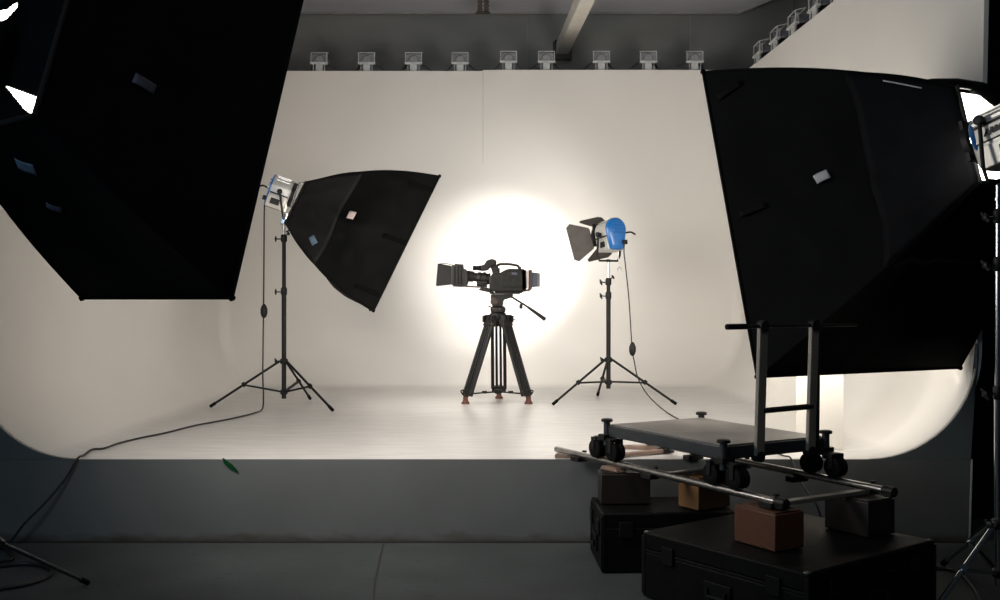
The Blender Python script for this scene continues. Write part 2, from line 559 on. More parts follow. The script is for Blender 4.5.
# ------------------------------------------------------------------ little lights along the top of the cyclorama
def make_bracket():
    t = thing('cyclorama_light', 'x', 'bracket light', (0, 0, 0))
    mb = MB()
    w = .1
    for a, b in (((-w, 0, .105), (-w, 0, .235)), ((w, 0, .105), (w, 0, .235)), ((-w, 0, .235), (w, 0, .235)), ((-w, .1, .26), (w, .1, .26)), ((-w, 0, .235), (-w, .1, .26)), ((w, 0, .235), (w, .1, .26))):
        mb.bar(V(*a), V(*b), .008, .008)
    build('wire_frame', mb, M['grey_panel'], t)
    mb = MB(); mb.box((0, .01, .105), (.22, .05, .026)); build('shelf', mb, M['grey_panel'], t, bevel=.004)
    mb = MB(); mb.box((0, .02, .05), (.09, .03, .09)); build('junction_box', mb, M['grey_panel'], t, bevel=.006)
    for s in (-1, 1):
        mb = MB(); mb.bar(V(.07 * s, .0, 0), V(.07 * s, .0, .1), .008, .008); build('leg', mb, M['grey_panel'], t)
    mb = MB(); mb.box((0, .035, .168), (.18, .006, .105)); build('reflector', mb, M['bracket_back'], t)
    mb = MB()

    def fn(u, v):
        x = (u - .5) * (.19 + .20 * v)
        return V(x, .02 + .42 * v, .10 + .11 * min(1, 3.2 * min(u, 1 - u)) + .01 * v)
    mb.grid(fn, 8, 6)
    h = build('hood', mb, M['hood_metal'], t)
    s = h.modifiers.new('t', 'SOLIDIFY'); s.thickness = .006
    return t


def copy_tree(o, parent=None):
    c = o.copy(); COL.objects.link(c); c.parent = parent
    for ch in list(o.children):
        copy_tree(ch, c)
    return c


br = make_bracket()
first = True
back_x = [319, 366.5, 413.5, 460, 508.5, 546.5, 601.5, 648.5, 695]
nth = ['just right of the big left softbox', 'second from the left', 'third from the left', 'just left of the hanging brackets',
       'just right of the thin wall seam and of the hanging brackets', 'under the foot of the slanting beam', 'first to the right of the slanting beam',
       'second to the right of the slanting beam', 'beside the top corner of the right softbox']
nth[4] = 'just left of the thin pale wall seam'
nth[3] = 'fourth from the left'
for k, x in enumerate(back_x):
    o = br if first else copy_tree(br)
    first = False
    o.location = ((x - 500) / 1000 * (YB + .03), YB + .03, TOP + (.018 if x > 483 else 0))
    o['label'] = 'small grey light on the rear wall top, ' + nth[k]
    o['group'] = 'small lights along the rear cyclorama wall top'
side_l = ['farthest back, next to the corner', 'second from the wall corner', 'third from the wall corner', 'fourth from the wall corner', 'nearest, cut by the frame top']
for k, D in enumerate((12.12, 11.47, 10.85, 10.2, 9.62)):
    o = copy_tree(br)
    o.location = (xr(TOP, D) + .012, D, TOP)
    o.rotation_euler = (0, 0, -pi / 2)
    o.scale = (1.4, 1.1, 1.0)
    o['label'] = 'hooded light on the right wall top, ' + side_l[k]
    o['group'] = 'hooded lights along the right cyclorama wall top'


# ------------------------------------------------------------------ light stand
def knob(parent, c, dirv, r=.018, L=.045, m='black_plastic', name='knob'):
    c, dv = Vector(c), Vector(dirv).normalized()
    mb = MB(); mb.cyl(c, c + dv * L, .006, n=8)
    mb.lathe(c + dv * L, dv, [(0, r * .6), (.004, r), (.018, r), (.022, r * .6)], n=10)
    mb.bar(c + dv * (L + .011) - Vector(dv).orthogonal() * r * 1.5, c + dv * (L + .011) + Vector(dv).orthogonal() * r * 1.5, .012, .012)
    return build(name, mb, M[m], parent)


def light_stand(label, base, feet, zc, zb, tiers, ztop, zsil, metal='black_metal', r=.023, frac=.52, group=None, spig='dark_chrome', legr=.012):
    """base: centre on the ground, zc: leg collar, zb: brace hub, tiers: heights of collars, ztop: top of the tube, zsil: top of the spigot"""
    t = thing('light_stand', label, 'light stand', base, group)
    b = Vector(base)
    z0 = b.z
    C = V(b.x, b.y, 0)
    mb = MB(); mb.cyl(C + V(0, 0, zb - .07), C + V(0, 0, tiers[0]), r, n=18); build('lower_tube', mb, M[metal], t)
    prev = tiers[0]
    rr = r * .84
    for q in tiers[1:] + [ztop]:
        mb = MB(); mb.cyl(C + V(0, 0, prev - .02), C + V(0, 0, q), rr, n=18); build('riser_tube', mb, M[metal], t)
        prev = q; rr *= .88
    for i, q in enumerate(tiers + [ztop]):
        mb = MB(); mb.lathe(C + V(0, 0, q - .05), (0, 0, 1), [(0, r * 1.15), (.01, r * 1.35), (.06, r * 1.35), (.075, r * 1.05)], n=18)
        c = build('collar', mb, M['black_plastic'], t)
        knob(c, C + V(-r, 0, q - .02), (-1, -.25, 0))
        if i == len(tiers):
            knob(c, C + V(r * .6, 0, q + .01), (.8, -.2, .6), r=.014, L=.03)
    mb = MB(); mb.cyl(C + V(0, 0, ztop), C + V(0, 0, zsil), .0135, n=14)
    mb.lathe(C + V(0, 0, (ztop + zsil) / 2 - .006), (0, 0, 1), [(0, .02), (.012, .02)], n=14)
    build('spigot', mb, M[spig], t)
    mb = MB(); mb.lathe(C + V(0, 0, zc - .03), (0, 0, 1), [(0, r * 1.2), (.008, r * 1.7), (.045, r * 1.7), (.055, r * 1.15)], n=18)
    hub = build('leg_collar', mb, M['black_plastic'], t)
    mb = MB(); mb.lathe(C + V(0, 0, zb - .03), (0, 0, 1), [(0, r * 1.2), (.008, r * 1.6), (.04, r * 1.6), (.05, r * 1.15)], n=18)
    build('brace_hub', mb, M['black_plastic'], t)
    knob(hub, C + V(-r * 1.5, -.02, zc), (-1, -.6, 0), L=.03)
    for fx, fy in feet:
        F = V(fx, fy, z0 + legr * 1.4 + .002)
        h = (V(fx, fy, 0) - C).normalized()
        T = C + h * r * 1.7 + V(0, 0, zc)
        mb = MB(); mb.cyl(T, F, legr, n=12); lg = build('leg', mb, M[metal], t)
        dv = (F - T).normalized()
        mb = MB(); mb.cyl(F - dv * .06, F + dv * .004, legr * 1.35, n=12)
        build('foot_cap', mb, M['rubber'], lg)
        A = T + (F - T) * frac
        mb = MB(); mb.bar(C + h * r * 1.4 + V(0, 0, zb), A + V(0, 0, -.004), .024, .018)
        mb.box(A, (.034, .034, .034), Z=dv, X=dv.orthogonal().normalized(), Y=dv.cross(dv.orthogonal().normalized()))
        build('brace', mb, M[metal], t)
    return t


# left stand on the stage
LB = V(-2.126, 9.84, SZ)
ls = light_stand('black three-legged light stand on the stage, holding the softbox left of the camera', LB,
                 [(-2.81, 9.70), (-1.57, 9.38), (-1.99, 10.48)], 1.0, .70, [1.70], 2.22, 2.40)
RB = V(1.106, 10.2, SZ)
rs = light_stand('black three-legged light stand on the stage, under the blue-backed spotlight', RB,
                 [(.526, 9.92), (1.75, 9.94), (1.065, 10.9)], .993, .767, [1.66], 1.80, 1.985)


# ------------------------------------------------------------------ lamp heads
def lamp_frame(axis, roll=0.):
    F = Vector(axis).normalized()
    S = F.cross(V(0, 0, 1)).normalized()      # to the right of the beam
    U = S.cross(F)
    if roll:
        S, U = S * cos(roll) + U * sin(roll), U * cos(roll) - S * sin(roll)
    return F, S, U


def arch(rt, zt, wb, zb, n=12):
    """arched section: round top radius rt centred at height zt, foot width wb at zb"""
    p = [(rt * cos(pi * k / n), zt + rt * sin(pi * k / n)) for k in range(n + 1)]
    p += [(-rt * .98, zt - .03), (-wb / 2, zb + .02), (-wb / 2 + .02, zb), (wb / 2 - .02, zb), (wb / 2, zb + .02), (rt * .98, zt - .03)]
    return p


def leaf(parent, o, F, side, across, w0, w1, L, ang, name='barn_door'):
    """trapezoid flap hinged at o, swung outward by ang from the beam axis"""
    dv = F * cos(ang) + side * sin(ang)
    nn = dv.cross(across).normalized()
    mb = MB()
    pts = [o - across * w0 / 2, o + across * w0 / 2, o + across * w1 / 2 + dv * L * .8, o + across * (w1 / 2 - .03) + dv * L,
           o - across * (w1 / 2 - .03) + dv * L, o - across * w1 / 2 + dv * L * .8]
    a = [p - nn * .003 for p in pts]; b = [p + nn * .003 for p in pts]
    k = len(pts)
    mb.verts(a + b, [tuple(range(k - 1, -1, -1)), tuple(range(k, 2 * k))] + [(i, (i + 1) % k, k + (i + 1) % k, k + i) for i in range(k)])
    mb.cyl(o - across * w0 * .45, o + across * w0 * .45, .008, n=8)
    return build(name, mb, M['barn'], parent)


def fresnel(label, base, C, axis, L=.26, s=1., doors=True, top_vents=True, yoke_at=None, dooropts=None, cord=True, lower='silver_paint', roll=0., yoke=True, glass='lens_glass', droll=0., piv=0., pivu=0., capk=1.):
    t = thing('fresnel_spotlight', label, 'spotlight', base)
    F, S, U = lamp_frame(axis, roll)
    C = Vector(C)
    # body section
    ring = lambda d, k: [C + F * d + S * a * k * s + U * b * k * s for a, b in arch(.105, .045, .17, -.165)]
    mb = MB(); mb.loft([ring(-L / 2, .97), ring(-L / 2 + .01, 1), ring(L / 2 - .02, 1), ring(L / 2, .97)])
    body = build('housing', mb, M['silver_paint'], t, bevel=.003)
    # cooling ribs along the top
    mb = MB()
    for k in range(7):
        a = radians(35 + 110 * k / 6)
        q = C + S * cos(a) * .108 * s + U * (.045 + .108 * sin(a)) * s
        mb.bar(q - F * (L / 2 - .03), q + F * (L / 2 - .03), .008, .006, up=U)
    build('cooling_rib', mb, M['alu'], body)
    # dark seam band and lower gear box
    mb = MB()
    rb = lambda d: [C + F * d + S * a * 1.02 * s + U * b * 1.02 * s for a, b in [(.1, -.02), (.097, -.035), (-.097, -.035), (-.1, -.02)]]
    mb.loft([rb(-L / 2 + .012), rb(L / 2 - .012)])
    build('side_band', mb, M['black_plastic'], body)
    mb = MB()
    lo = lambda d: [C + F * d + S * a * s + U * b * s for a, b in [(.104, -.05), (.094, -.168), (-.094, -.168), (-.104, -.05)]]
    mb.loft([lo(-L / 2 + .004), lo(L / 2 - .03)])
    gear = build('gear_box', mb, M[lower], t, bevel=.005)
    for sg in (-1, 1):
        mb = MB(); mb.box(C + S * sg * .1 * s - U * .105 * s - F * L * .08, (.006, .09 * s, .06 * s), S, F, U)
        build('switch_panel', mb, M['black_plastic'], gear, bevel=.004)
    # rear cap
    rr = lambda d, k: [C + F * d + S * a * k * s + U * (b * k) * s for a, b in arch(.112, .045, .16, -.17)]
    mb = MB(); mb.loft([rr(-L / 2 - .045 * capk, .78), rr(-L / 2 - .038 * capk, .9), rr(-L / 2 - .02 * capk, .99), rr(-L / 2 + .006, 1.0)])
    cap = build('rear_cap', mb, M['blue_paint'], t)
    for k in range(4):
        mb = MB(); mb.bar(C - F * (L / 2 + .046 * capk) + U * (.09 - .03 * k) * s - S * .06 * s, C - F * (L / 2 + .046 * capk) + U * (.09 - .03 * k) * s + S * .06 * s, .010, .026, up=F)
        build('vent_fin', mb, M['blue_paint'], cap)
    mb = MB(); mb.box(C - F * (L / 2 + .012 + .043 * capk) - U * .1 * s + S * .07 * s, (.05 * s, .03, .045 * s), S, F, U)
    build('cable_inlet', mb, M['black_plastic'], t, bevel=.006)
    mb = MB(); mb.tube([C - F * (L / 2 + .03) + U * .0 * s + S * .1 * s, C - F * (L / 2 + .07) + S * .14 * s + U * .0, C - F * (L / 2 + .10) + S * .17 * s - U * .03 * s], .009, n=8)
    build('tilt_handle', mb, M['black_plastic'], t)
    # front ring and lens
    mb = MB(); mb.lathe(C + F * L / 2 + U * .02 * s, F, [(0, .10 * s), (.005, .125 * s), (.04, .125 * s), (.04, .095 * s), (.02, .09 * s)], n=28, caps=False)
    fr = build('lens_ring', mb, M['black_metal'], t)
    mb = MB(); mb.lathe(C + F * (L / 2 + .008) + U * .02 * s, F, [(0, .09 * s), (.01, .088 * s), (.02, .05 * s), (.024, .001)], n=28)
    build('lens', mb, M[glass], t)
    for k in range(4):
        mb = MB()
        a = pi / 4 + k * pi / 2
        q = C + F * (L / 2 + .03) + U * .02 * s + (S * cos(a) + U * sin(a)) * .128 * s
        mb.box(q, (.03, .02, .05), S, F, U)
        build('door_clip', mb, M['black_metal'], fr)
    o = C + F * (L / 2 + .045) + U * .02 * s
    if doors:
        S_, U_ = S, U
        S, U = S * cos(droll) + U * sin(droll), U * cos(droll) - S * sin(droll)
        for key, (ang, ln, w0, w1) in (dooropts or {}).items():
            sd, ac = {'L': (-S, U), 'R': (S, U), 'T': (U, S), 'B': (-U, S)}[key]
            leaf(t, o + sd * .125 * s, F, sd, ac, w0, w1, ln, radians(ang))
        S, U = S_, U_
    if yoke:
        Y0 = Vector(yoke_at)
        C = C + F * piv + U * pivu
        mb = MB()
        lo_ = Y0 + V(0, 0, .015)
        hs = V(S.x, S.y, 0).normalized()
        hw = .132 * s
        pv = C + U * -.0
        path = [pv + hs * hw, pv + hs * hw * 1.0 + (lo_ - pv) * .8, lo_ + hs * hw * .8, lo_ - hs * hw * .8, pv - hs * hw + (lo_ - pv) * .8, pv - hs * hw]
        mb.tube(path, .011 * s, n=10, smooth=0)
        mb.cyl(Y0 + V(0, 0, .002), Y0 + V(0, 0, .03), .02, n=14)
        yk = build('yoke', mb, M['black_metal'], t)
        for sg in (-1, 1):
            mb = MB(); mb.lathe(pv + hs * hw * sg * .8, hs * sg, [(0, .02), (.02, .026), (.045, .026), (.05, .015)], n=12)
            build('yoke_knob', mb, M['black_plastic'], yk)
    return t, F, S, U


# blue-backed spotlight on the right stand, aimed at the back wall
hot = V(.07, YB, 1.97)
C1 = at(609.5, 235, 10.2)
ax1 = (hot - C1).normalized()
sp, F1, S1, U1 = fresnel('silver spotlight with bright blue rear cap and open barn doors, aimed at the wall', C1 + V(0, 0, -.25), C1, ax1, L=.24,
                         yoke_at=RB + V(0, 0, 1.985 - SZ + .0), dooropts={'L': (54, .225, .22, .40), 'T': (28, .18, .2, .28), 'B': (30, .2, .2, .3), 'R': (8, .18, .2, .3)}, droll=radians(13))
# hanging safety ring at the back of it
mb = MB()
q = C1 + V(.09, -.1, -.09)
mb.tube([q, q + V(-.01, 0, -.12), q + V(.0, 0, -.24)], .003, n=6)
rc = q + V(.0, 0, -.262)
mb.tube([rc + V(.018 * sin(a), 0, .02 * cos(a)) for a in [2 * pi * k / 12 for k in range(13)]], .003, n=6, smooth=0)
build('safety_wire', mb, M['chrome'], sp)


# ------------------------------------------------------------------ softbox
def ndisp(p, k, amp):
    return noise.noise(Vector(p) * k) * amp


def softbox(label, C, yaw, tilt, w, h, RCen, rw, rh, bulge, mt, wr=.02, seedv=(0, 0, 0), tags=(), slits=None, rods=True, skirt=0.):
    C = Vector(C)
    H = V(sin(yaw), cos(yaw), 0); u = V(cos(yaw), -sin(yaw), 0)
    v = V(0, 0, 1) * cos(tilt) + H * sin(tilt)
    n = H * cos(tilt) - V(0, 0, 1) * sin(tilt)
    RCen = Vector(RCen)
    t = thing('softbox', label, 'softbox', RCen)
    fc = [C + u * a * w / 2 + v * b * h / 2 for a, b in ((-1, 1), (1, 1), (1, -1), (-1, -1))]
    rc = [RCen + u * a * rw / 2 + v * b * rh / 2 for a, b in ((-1, 1), (1, 1), (1, -1), (-1, -1))]
    outs = [v, u, -v, -u]
    names = ['top', 'right', 'bottom', 'left']
    sd = Vector(seedv)

    def panel_pt(k, a, b, off=0.):
        """a across the panel, b from rear ring 0 to front rim 1"""
        p = rc[k].lerp(rc[(k + 1) % 4], a).lerp(fc[k].lerp(fc[(k + 1) % 4], a), b)
        nl = outs[k]
        amt = bulge[k]
        e = sin(pi * b)
        # corners follow both neighbours' bulge so the seams stay closed
        kp, kn = (k - 1) % 4, (k + 1) % 4
        p = p + nl * amt * e
        p = p + outs[kp] * bulge[kp] * e * (1 - a) + outs[kn] * bulge[kn] * e * a
        sag = -.035 * sin(pi * a) * sin(pi * min(1, b * 1.0)) * w
        edge = sin(pi * a) * sin(pi * b) ** 1.2 if 0 < a < 1 and 0 < b < 1 else 0
        q = p + sd
        wv = ndisp(q, 1.6, wr * 2.2) + ndisp(V(q.dot(u) * 9, q.dot(n) * 1.4, q.dot(v) * 9 if k % 2 else 0), 1, wr * .8) + ndisp(q, 7, wr * .5)
        p = p + nl * (sag + wv * edge)
        return p - nl * off
    mb = MB()
    for k in range(4):
        mb.grid(lambda a, b, k=k: panel_pt(k, a, b), 22, 26)
    sh = build('fabric_shell', mb, mt, t)
    mb = MB()
    for k in range(4):
        mb.grid(lambda a, b, k=k: panel_pt(k, .03 + .94 * a, .02 + b * .92, .035), 22, 26)
    build('silver_lining', mb, M['silver_lining'], t)
    # rim hem
    mb = MB()
    for k in range(4):
        mb.tube([fc[k], fc[(k + 1) % 4]], .009, n=8, smooth=0)
    for k in range(4):
        mb.lathe(fc[k] - n * .015, n, [(0, .012), (.012, .02), (.028, .012)], n=8)
    build('rim_hem', mb, mt, t, smooth=True)
    # diffuser set back from the rim
    mb = MB()
    mb.grid(lambda a, b: C - n * .02 + u * (a - .5) * w * .94 + v * (b - .5) * h * .94 - n * .01 * sin(pi * a) * sin(pi * b), 8, 8)
    build('diffuser', mb, M['diffuser'], t)
    if skirt:
        mb = MB()
        for k in range(4):
            mb.grid(lambda a, b, k=k: panel_pt(k, a, b * (skirt + .012 * sin(a * 9 + k)), -.004 - .012 * sin(pi * b) - .004 * sin(a * 23 + b * 5)), 22, 12)
        o_ = build('rear_skirt', mb, M['skirt_big' if mt == M['fabric'] else 'skirt'], t)
        o_.modifiers.new('t', 'SOLIDIFY').thickness = .003
    # seams along the four corners
    for k in range(4):
        mb = MB()
        mb.tube([panel_pt(k, 0, j / 16) for j in range(17)], .008, n=6, smooth=0)
        build('corner_seam', mb, mt, sh)
    # rear ring
    mb = MB()
    for k in range(4):
        mb.tube([rc[k], rc[(k + 1) % 4]], .012, n=8, smooth=0)
    build('speed_ring', mb, M['black_metal'], t)
    if slits:
        # black rear panel with openings where the fabric gapes
        NN = 90
        pw, ph = rw, rh
        mb = MB()
        vs = {}
        holes = []
        for poly in slits:
            hp = []
            for x, y in poly:
                dray = V((x - 500) / 1000, 1, (300 - y) / 1000)
                o = V(0, 0, EYE)
                tt = (RCen - o).dot(n) / dray.dot(n)
                q = o + dray * tt - RCen
                hp.append((q.dot(u), q.dot(v)))
            holes.append(hp)

        def inside(x, y, pl):
            c = False
            for i in range(len(pl)):
                x1, y1 = pl[i]; x2, y2 = pl[i - 1]
                if (y1 > y) != (y2 > y) and x < (x2 - x1) * (y - y1) / (y2 - y1) + x1:
                    c = not c
            return c

        def vtx(i, j):
            if (i, j) not in vs:
                vs[i, j] = mb.bm.verts.new(RCen + u * (i / NN - .5) * pw + v * (j / NN - .5) * ph - n * .02 * sin(pi * i / NN) * sin(pi * j / NN))
            return vs[i, j]
        for i in range(NN):
            for j in range(NN):
                x, y = ((i + .5) / NN - .5) * pw, ((j + .5) / NN - .5) * ph
                if not any(inside(x, y, hp) for hp in holes):
                    mb.bm.faces.new((vtx(i, j), vtx(i + 1, j), vtx(i + 1, j + 1), vtx(i, j + 1)))
        build('rear_flap', mb, mt, t)
    for (k, a, b, sx, sy, rot, mm) in tags:
        mb = MB()
        p = panel_pt(k, a, b)
        e1 = (panel_pt(k, a + .03, b) - p).normalized(); e2 = (panel_pt(k, a, b + .03) - p).normalized()
        nn = e1.cross(e2).normalized()
        if nn.dot(outs[k]) < 0:
            nn = -nn
        e2 = nn.cross(e1)
        e1, e2 = e1 * cos(rot) + e2 * sin(rot), e2 * cos(rot) - e1 * sin(rot)
        mb.box(p + nn * .03, (sx, sy, .003), e1, e2, nn)
        build('label_tag' if mm != 'velcro' else 'velcro_patch', mb, M[mm], sh)
    return t, C, u, v, n, fc, rc, panel_pt


def uv_of(panel_pt, ks, x, y):
    """panel, across and along values of the shell point nearest to pixel x, y (nearest to the camera wins)"""
    best = None
    for k in ks:
        for i in range(41):
            for j in range(41):
                p = panel_pt(k, i / 40, j / 40)
                px, py = 500 + p.x / p.y * 1000, 300 - (p.z - EYE) / p.y * 1000
                e = (px - x) ** 2 + (py - y) ** 2 + p.y * .5
                if best is None or e < best[0]:
                    best = (e, k, i / 40, j / 40)
    return best[1:]


def add_tag(t, pp, outs_u, outs_v, ks, x, y, sx, sy, rot, mm, off=.012):
    k, a, b = uv_of(pp, ks, x, y)
    p = pp(k, a, b)
    d = .03
    e1 = (pp(k, min(1, a + d), b) - pp(k, max(0, a - d), b)).normalized()
    e2 = (pp(k, a, min(1, b + d)) - pp(k, a, max(0, b - d))).normalized()
    nn = e1.cross(e2).normalized()
    if nn.dot(V(0, 0, EYE) - p) < 0:
        nn = -nn
    # keep the tag upright as the eye would read it
    e1 = (V(1, 0, 0) - nn * nn.x).normalized()
    e2 = nn.cross(e1)
    e1, e2 = e1 * cos(rot) + e2 * sin(rot), e2 * cos(rot) - e1 * sin(rot)
    mb = MB()
    mb.grid(lambda i, j: p + nn * (off + .004 * sin(pi * i * 1.5)) + e1 * (i - .5) * sx + e2 * (j - .5) * sy, 6, 4)
    sh = [c for c in t.children if c.name.startswith('fabric_shell')][0]
    o = build('label_tag' if mm != 'velcro' else 'velcro_patch', mb, M[mm], sh)
    o.modifiers.new('t', 'SOLIDIFY').thickness = .002
    return o


# big left softbox
Lc = V(-1.704, 5.456, 2.405)
Lyaw, Ltilt = .6756, .2744
Ln = V(.602, .751, -.271)
Lring = Lc - Ln * 1.05
SBL = softbox('huge black softbox seen from behind, filling the upper left corner of the photo', Lc, Lyaw, Ltilt, 1.4, 1.65, Lring + V(.06, .0, .05), 0.80, .70,
              (.03, .02, .02, .03), M['fabric'], wr=.012, seedv=(3, 1, 2),
              slits=[[(9.5, 88), (22, 92), (37, 97), (41, 108), (41, 117), (34, 116), (24, 108)], [(-8, 12), (8, 10), (18, 2), (19, 8), (8, 20), (-8, 24)]])
tL, ppL = SBL[0], SBL[7]
for (x, y, sx, sy, rot, mm) in ((28, 167, .10, .08, -.15, 'tag_blue'), (146, 82, .11, .05, -.3, 'tag_dark'), (55, 206, .08, .04, -.3, 'tag_dark')):
    add_tag(tL, ppL, None, None, (1,) if x > 100 else (2,), x, y, sx, sy, rot, mm)
# small cord loop on its lower edge
k, a, b = uv_of(ppL, (2, 3), 50, 255)
# big right softbox
Rc = V(2.199, 6.567, 2.101)
Ryaw, Rtilt = -.4712, .2591
Rn = V(-.439, .861, -.256)
Rring = V(2.846, 5.735, 2.536)
SBR = softbox('huge black softbox seen from behind at the right, with a white silver-lined opening', Rc, Ryaw, Rtilt, 1.766, 1.98, Rring, .47, .58,
              (.06, .05, .02, .0), M['fabric'], wr=.03, seedv=(8, 3, 5), skirt=.42)
mb = MB()
lo_p = [at(940, 93, 5.992), at(958, 91, 5.799), at(969, 91, 5.757), at(980, 96, 5.714), at(990, 104, 5.671), at(1010, 118, 5.618)]
hi_p = [at(905, 84, 6.153), at(932, 79, 5.992), at(958, 79, 5.885), at(984, 83, 5.799), at(1006, 93, 5.735), at(1035, 106, 5.671)]
mb.grid(lambda a, b: (lambda i, f: (lo_p[i].lerp(lo_p[i + 1], f)).lerp(hi_p[i].lerp(hi_p[i + 1], f), b) + V(0, -.03 * sin(pi * b), 0))(min(4, int(a * 5)), a * 5 - min(4, int(a * 5))), 20, 6)
o_ = build('top_flap', mb, M['skirt_big'], SBR[0]); o_.modifiers.new('t', 'SOLIDIFY').thickness = .004
tR, ppR = SBR[0], SBR[7]
add_tag(tR, ppR, None, None, (3, 2), 825, 177, .085, .06, .35, 'tag_white', off=.02)
add_tag(tR, ppR, None, None, (3, 2), 732, 92, .17, .035, .5, 'velcro', off=.015)
add_tag(tR, ppR, None, None, (3, 2), 752, 208, .17, .035, .3, 'velcro', off=.015)
add_tag(tR, ppR, None, None, (3, 2), 902, 86, .22, .008, -.3, 'tag_white', off=.02)
# middle softbox on the stage
Mc = at(403.5, 246, 9.82)
Myaw, Mtilt = radians(81), radians(26)
Mring = at(296, 204, 9.84)
SBM = softbox('charcoal softbox on the stage, tilted down towards the camera on its tripod', Mc, Myaw, Mtilt, 1.0, 1.40, Mring, .30, .44,
              (.085, .03, .09, .03), M['fabric_mid'], wr=.05, seedv=(1, 7, 3), skirt=.40)
tM, ppM = SBM[0], SBM[7]
add_tag(tM, ppM, None, None, (1,), 353, 217, .075, .085, -.35, 'tag_pink', off=.03)
add_tag(tM, ppM, None, None, (1, 2), 313, 241, .06, .09, .5, 'tag_blue', off=.03)
for x, y, rot in ((420, 187, -.35), (394, 238, -.35), (367, 290, -.4)):
    add_tag(tM, ppM, None, None, (1,), x, y, .24, .04, rot, 'velcro', off=.03)

# lamp behind the middle softbox
axm = V(.90, .14, -.32).normalized()
C2 = at(280.5, 193, 9.84)
spm, F2, S2, U2 = fresnel('silver spotlight with a thin blue rear rim, lighting the middle softbox', C2 + V(0, 0, -.2), C2, axm, L=.20, s=1.0,
                          yoke_at=LB + V(0, 0, 2.38 - SZ), dooropts={'T': (30, .26, .2, .26)}, lower='beige_paint', capk=.3)
mb = MB(); mb.box(at(284, 219, 9.78), (.05, .05, .11), Z=(.2, 0, 1)); build('chrome_clamp', mb, M['chrome'], spm, bevel=.01)
mb = MB(); mb.bar(at(286, 232, 9.82), at(299, 224, 9.82), .012, .012); build('stay_rod', mb, M['black_metal'], spm)

# lamp of the right softbox, with the lettering on its side
axr = Rn.normalized()
C3 = at(1011, 131, 5.25)
spr, F3, S3, U3 = fresnel('large silver spotlight behind the right softbox, cut by the frame edge', C3 + V(0, 0, -.3), C3, axr, L=.34, s=1.0,
                          yoke_at=V(2.64, 5.27, 2.21), doors=False, lower='silver_paint', piv=.07, pivu=.08)
hz = V(0, 0, 0)
for (n_, uu0, uu1, mm_, dd) in (('side_panel', -.030, .045, 'silver_paint', .103), ('side_stripe', .048, .063, 'black_plastic', .104), ('side_panel', .067, .09, 'alu', .098)):
    mb = MB(); mb.box(C3 - S3 * dd + U3 * (uu0 + uu1) / 2, (.006, .30, uu1 - uu0), S3, F3, U3)
    build(n_, mb, M[mm_], spr, bevel=.002)
cu = bpy.data.curves.new('t', 'FONT'); cu.body = 'ARRI'; cu.size = .046; cu.shear = .35; cu.extrude = .0012; cu.offset = .0018; cu.align_x = 'CENTER'; cu.align_y = 'CENTER'
ot = bpy.data.objects.new('t', cu); COL.objects.link(ot)
me = bpy.data.meshes.new_from_object(ot)
bpy.data.objects.remove(ot)
lm = Matrix((( -F3.x, U3.x, -S3.x, 0), (-F3.y, U3.y, -S3.y, 0), (-F3.z, U3.z, -S3.z, 0), (0, 0, 0, 1)))
tp = C3 - S3 * .112 + U3 * .008 + F3 * .03 - spr.location
me.transform(Matrix.Translation(tp) @ lm)
me.materials.append(M['logo_ink'])
ol = bpy.data.objects.new('maker_lettering', me); COL.objects.link(ol); ol.parent = spr
# blue ring just behind the lens
mb = MB(); mb.lathe(C3 + F3 * .135 + U3 * .02, F3, [(0, .112), (.01, .122), (.02, .12)], n=28); build('blue_collar', mb, M['blue_paint'], spr)

# lamp of the left softbox (just outside the frame, its rear end)
C4 = Lring - Ln * .30
spl, F4, S4, U4 = fresnel('spotlight mounted behind the big left softbox', C4 + V(0, 0, -.3), C4, Ln, L=.34, s=1.15,
                          yoke_at=C4 + V(0, 0, -.30), doors=False, glass='dark_glass')

# ------------------------------------------------------------------ near light stands
rsn = light_stand('tall chrome light stand at the right edge of the photo', V(2.60, 5.22, 0), [(2.02, 4.80), (2.66, 6.0), (3.2, 4.8)], .435, .18, [1.13, 1.80], 2.05, 2.20,
                  metal='chrome', r=.019, spig='chrome', legr=.013, frac=.45)
lsn = light_stand('chrome light stand at the left edge, one leg reaching over the floor', V(-2.74, 4.62, 0), [(-2.31, 5.60), (-3.3, 4.3), (-2.3, 3.7)], .66, .30, [1.2, 1.7], 2.2, 2.33,
                  metal='dark_steel', r=.019, spig='chrome', legr=.011, frac=.45)

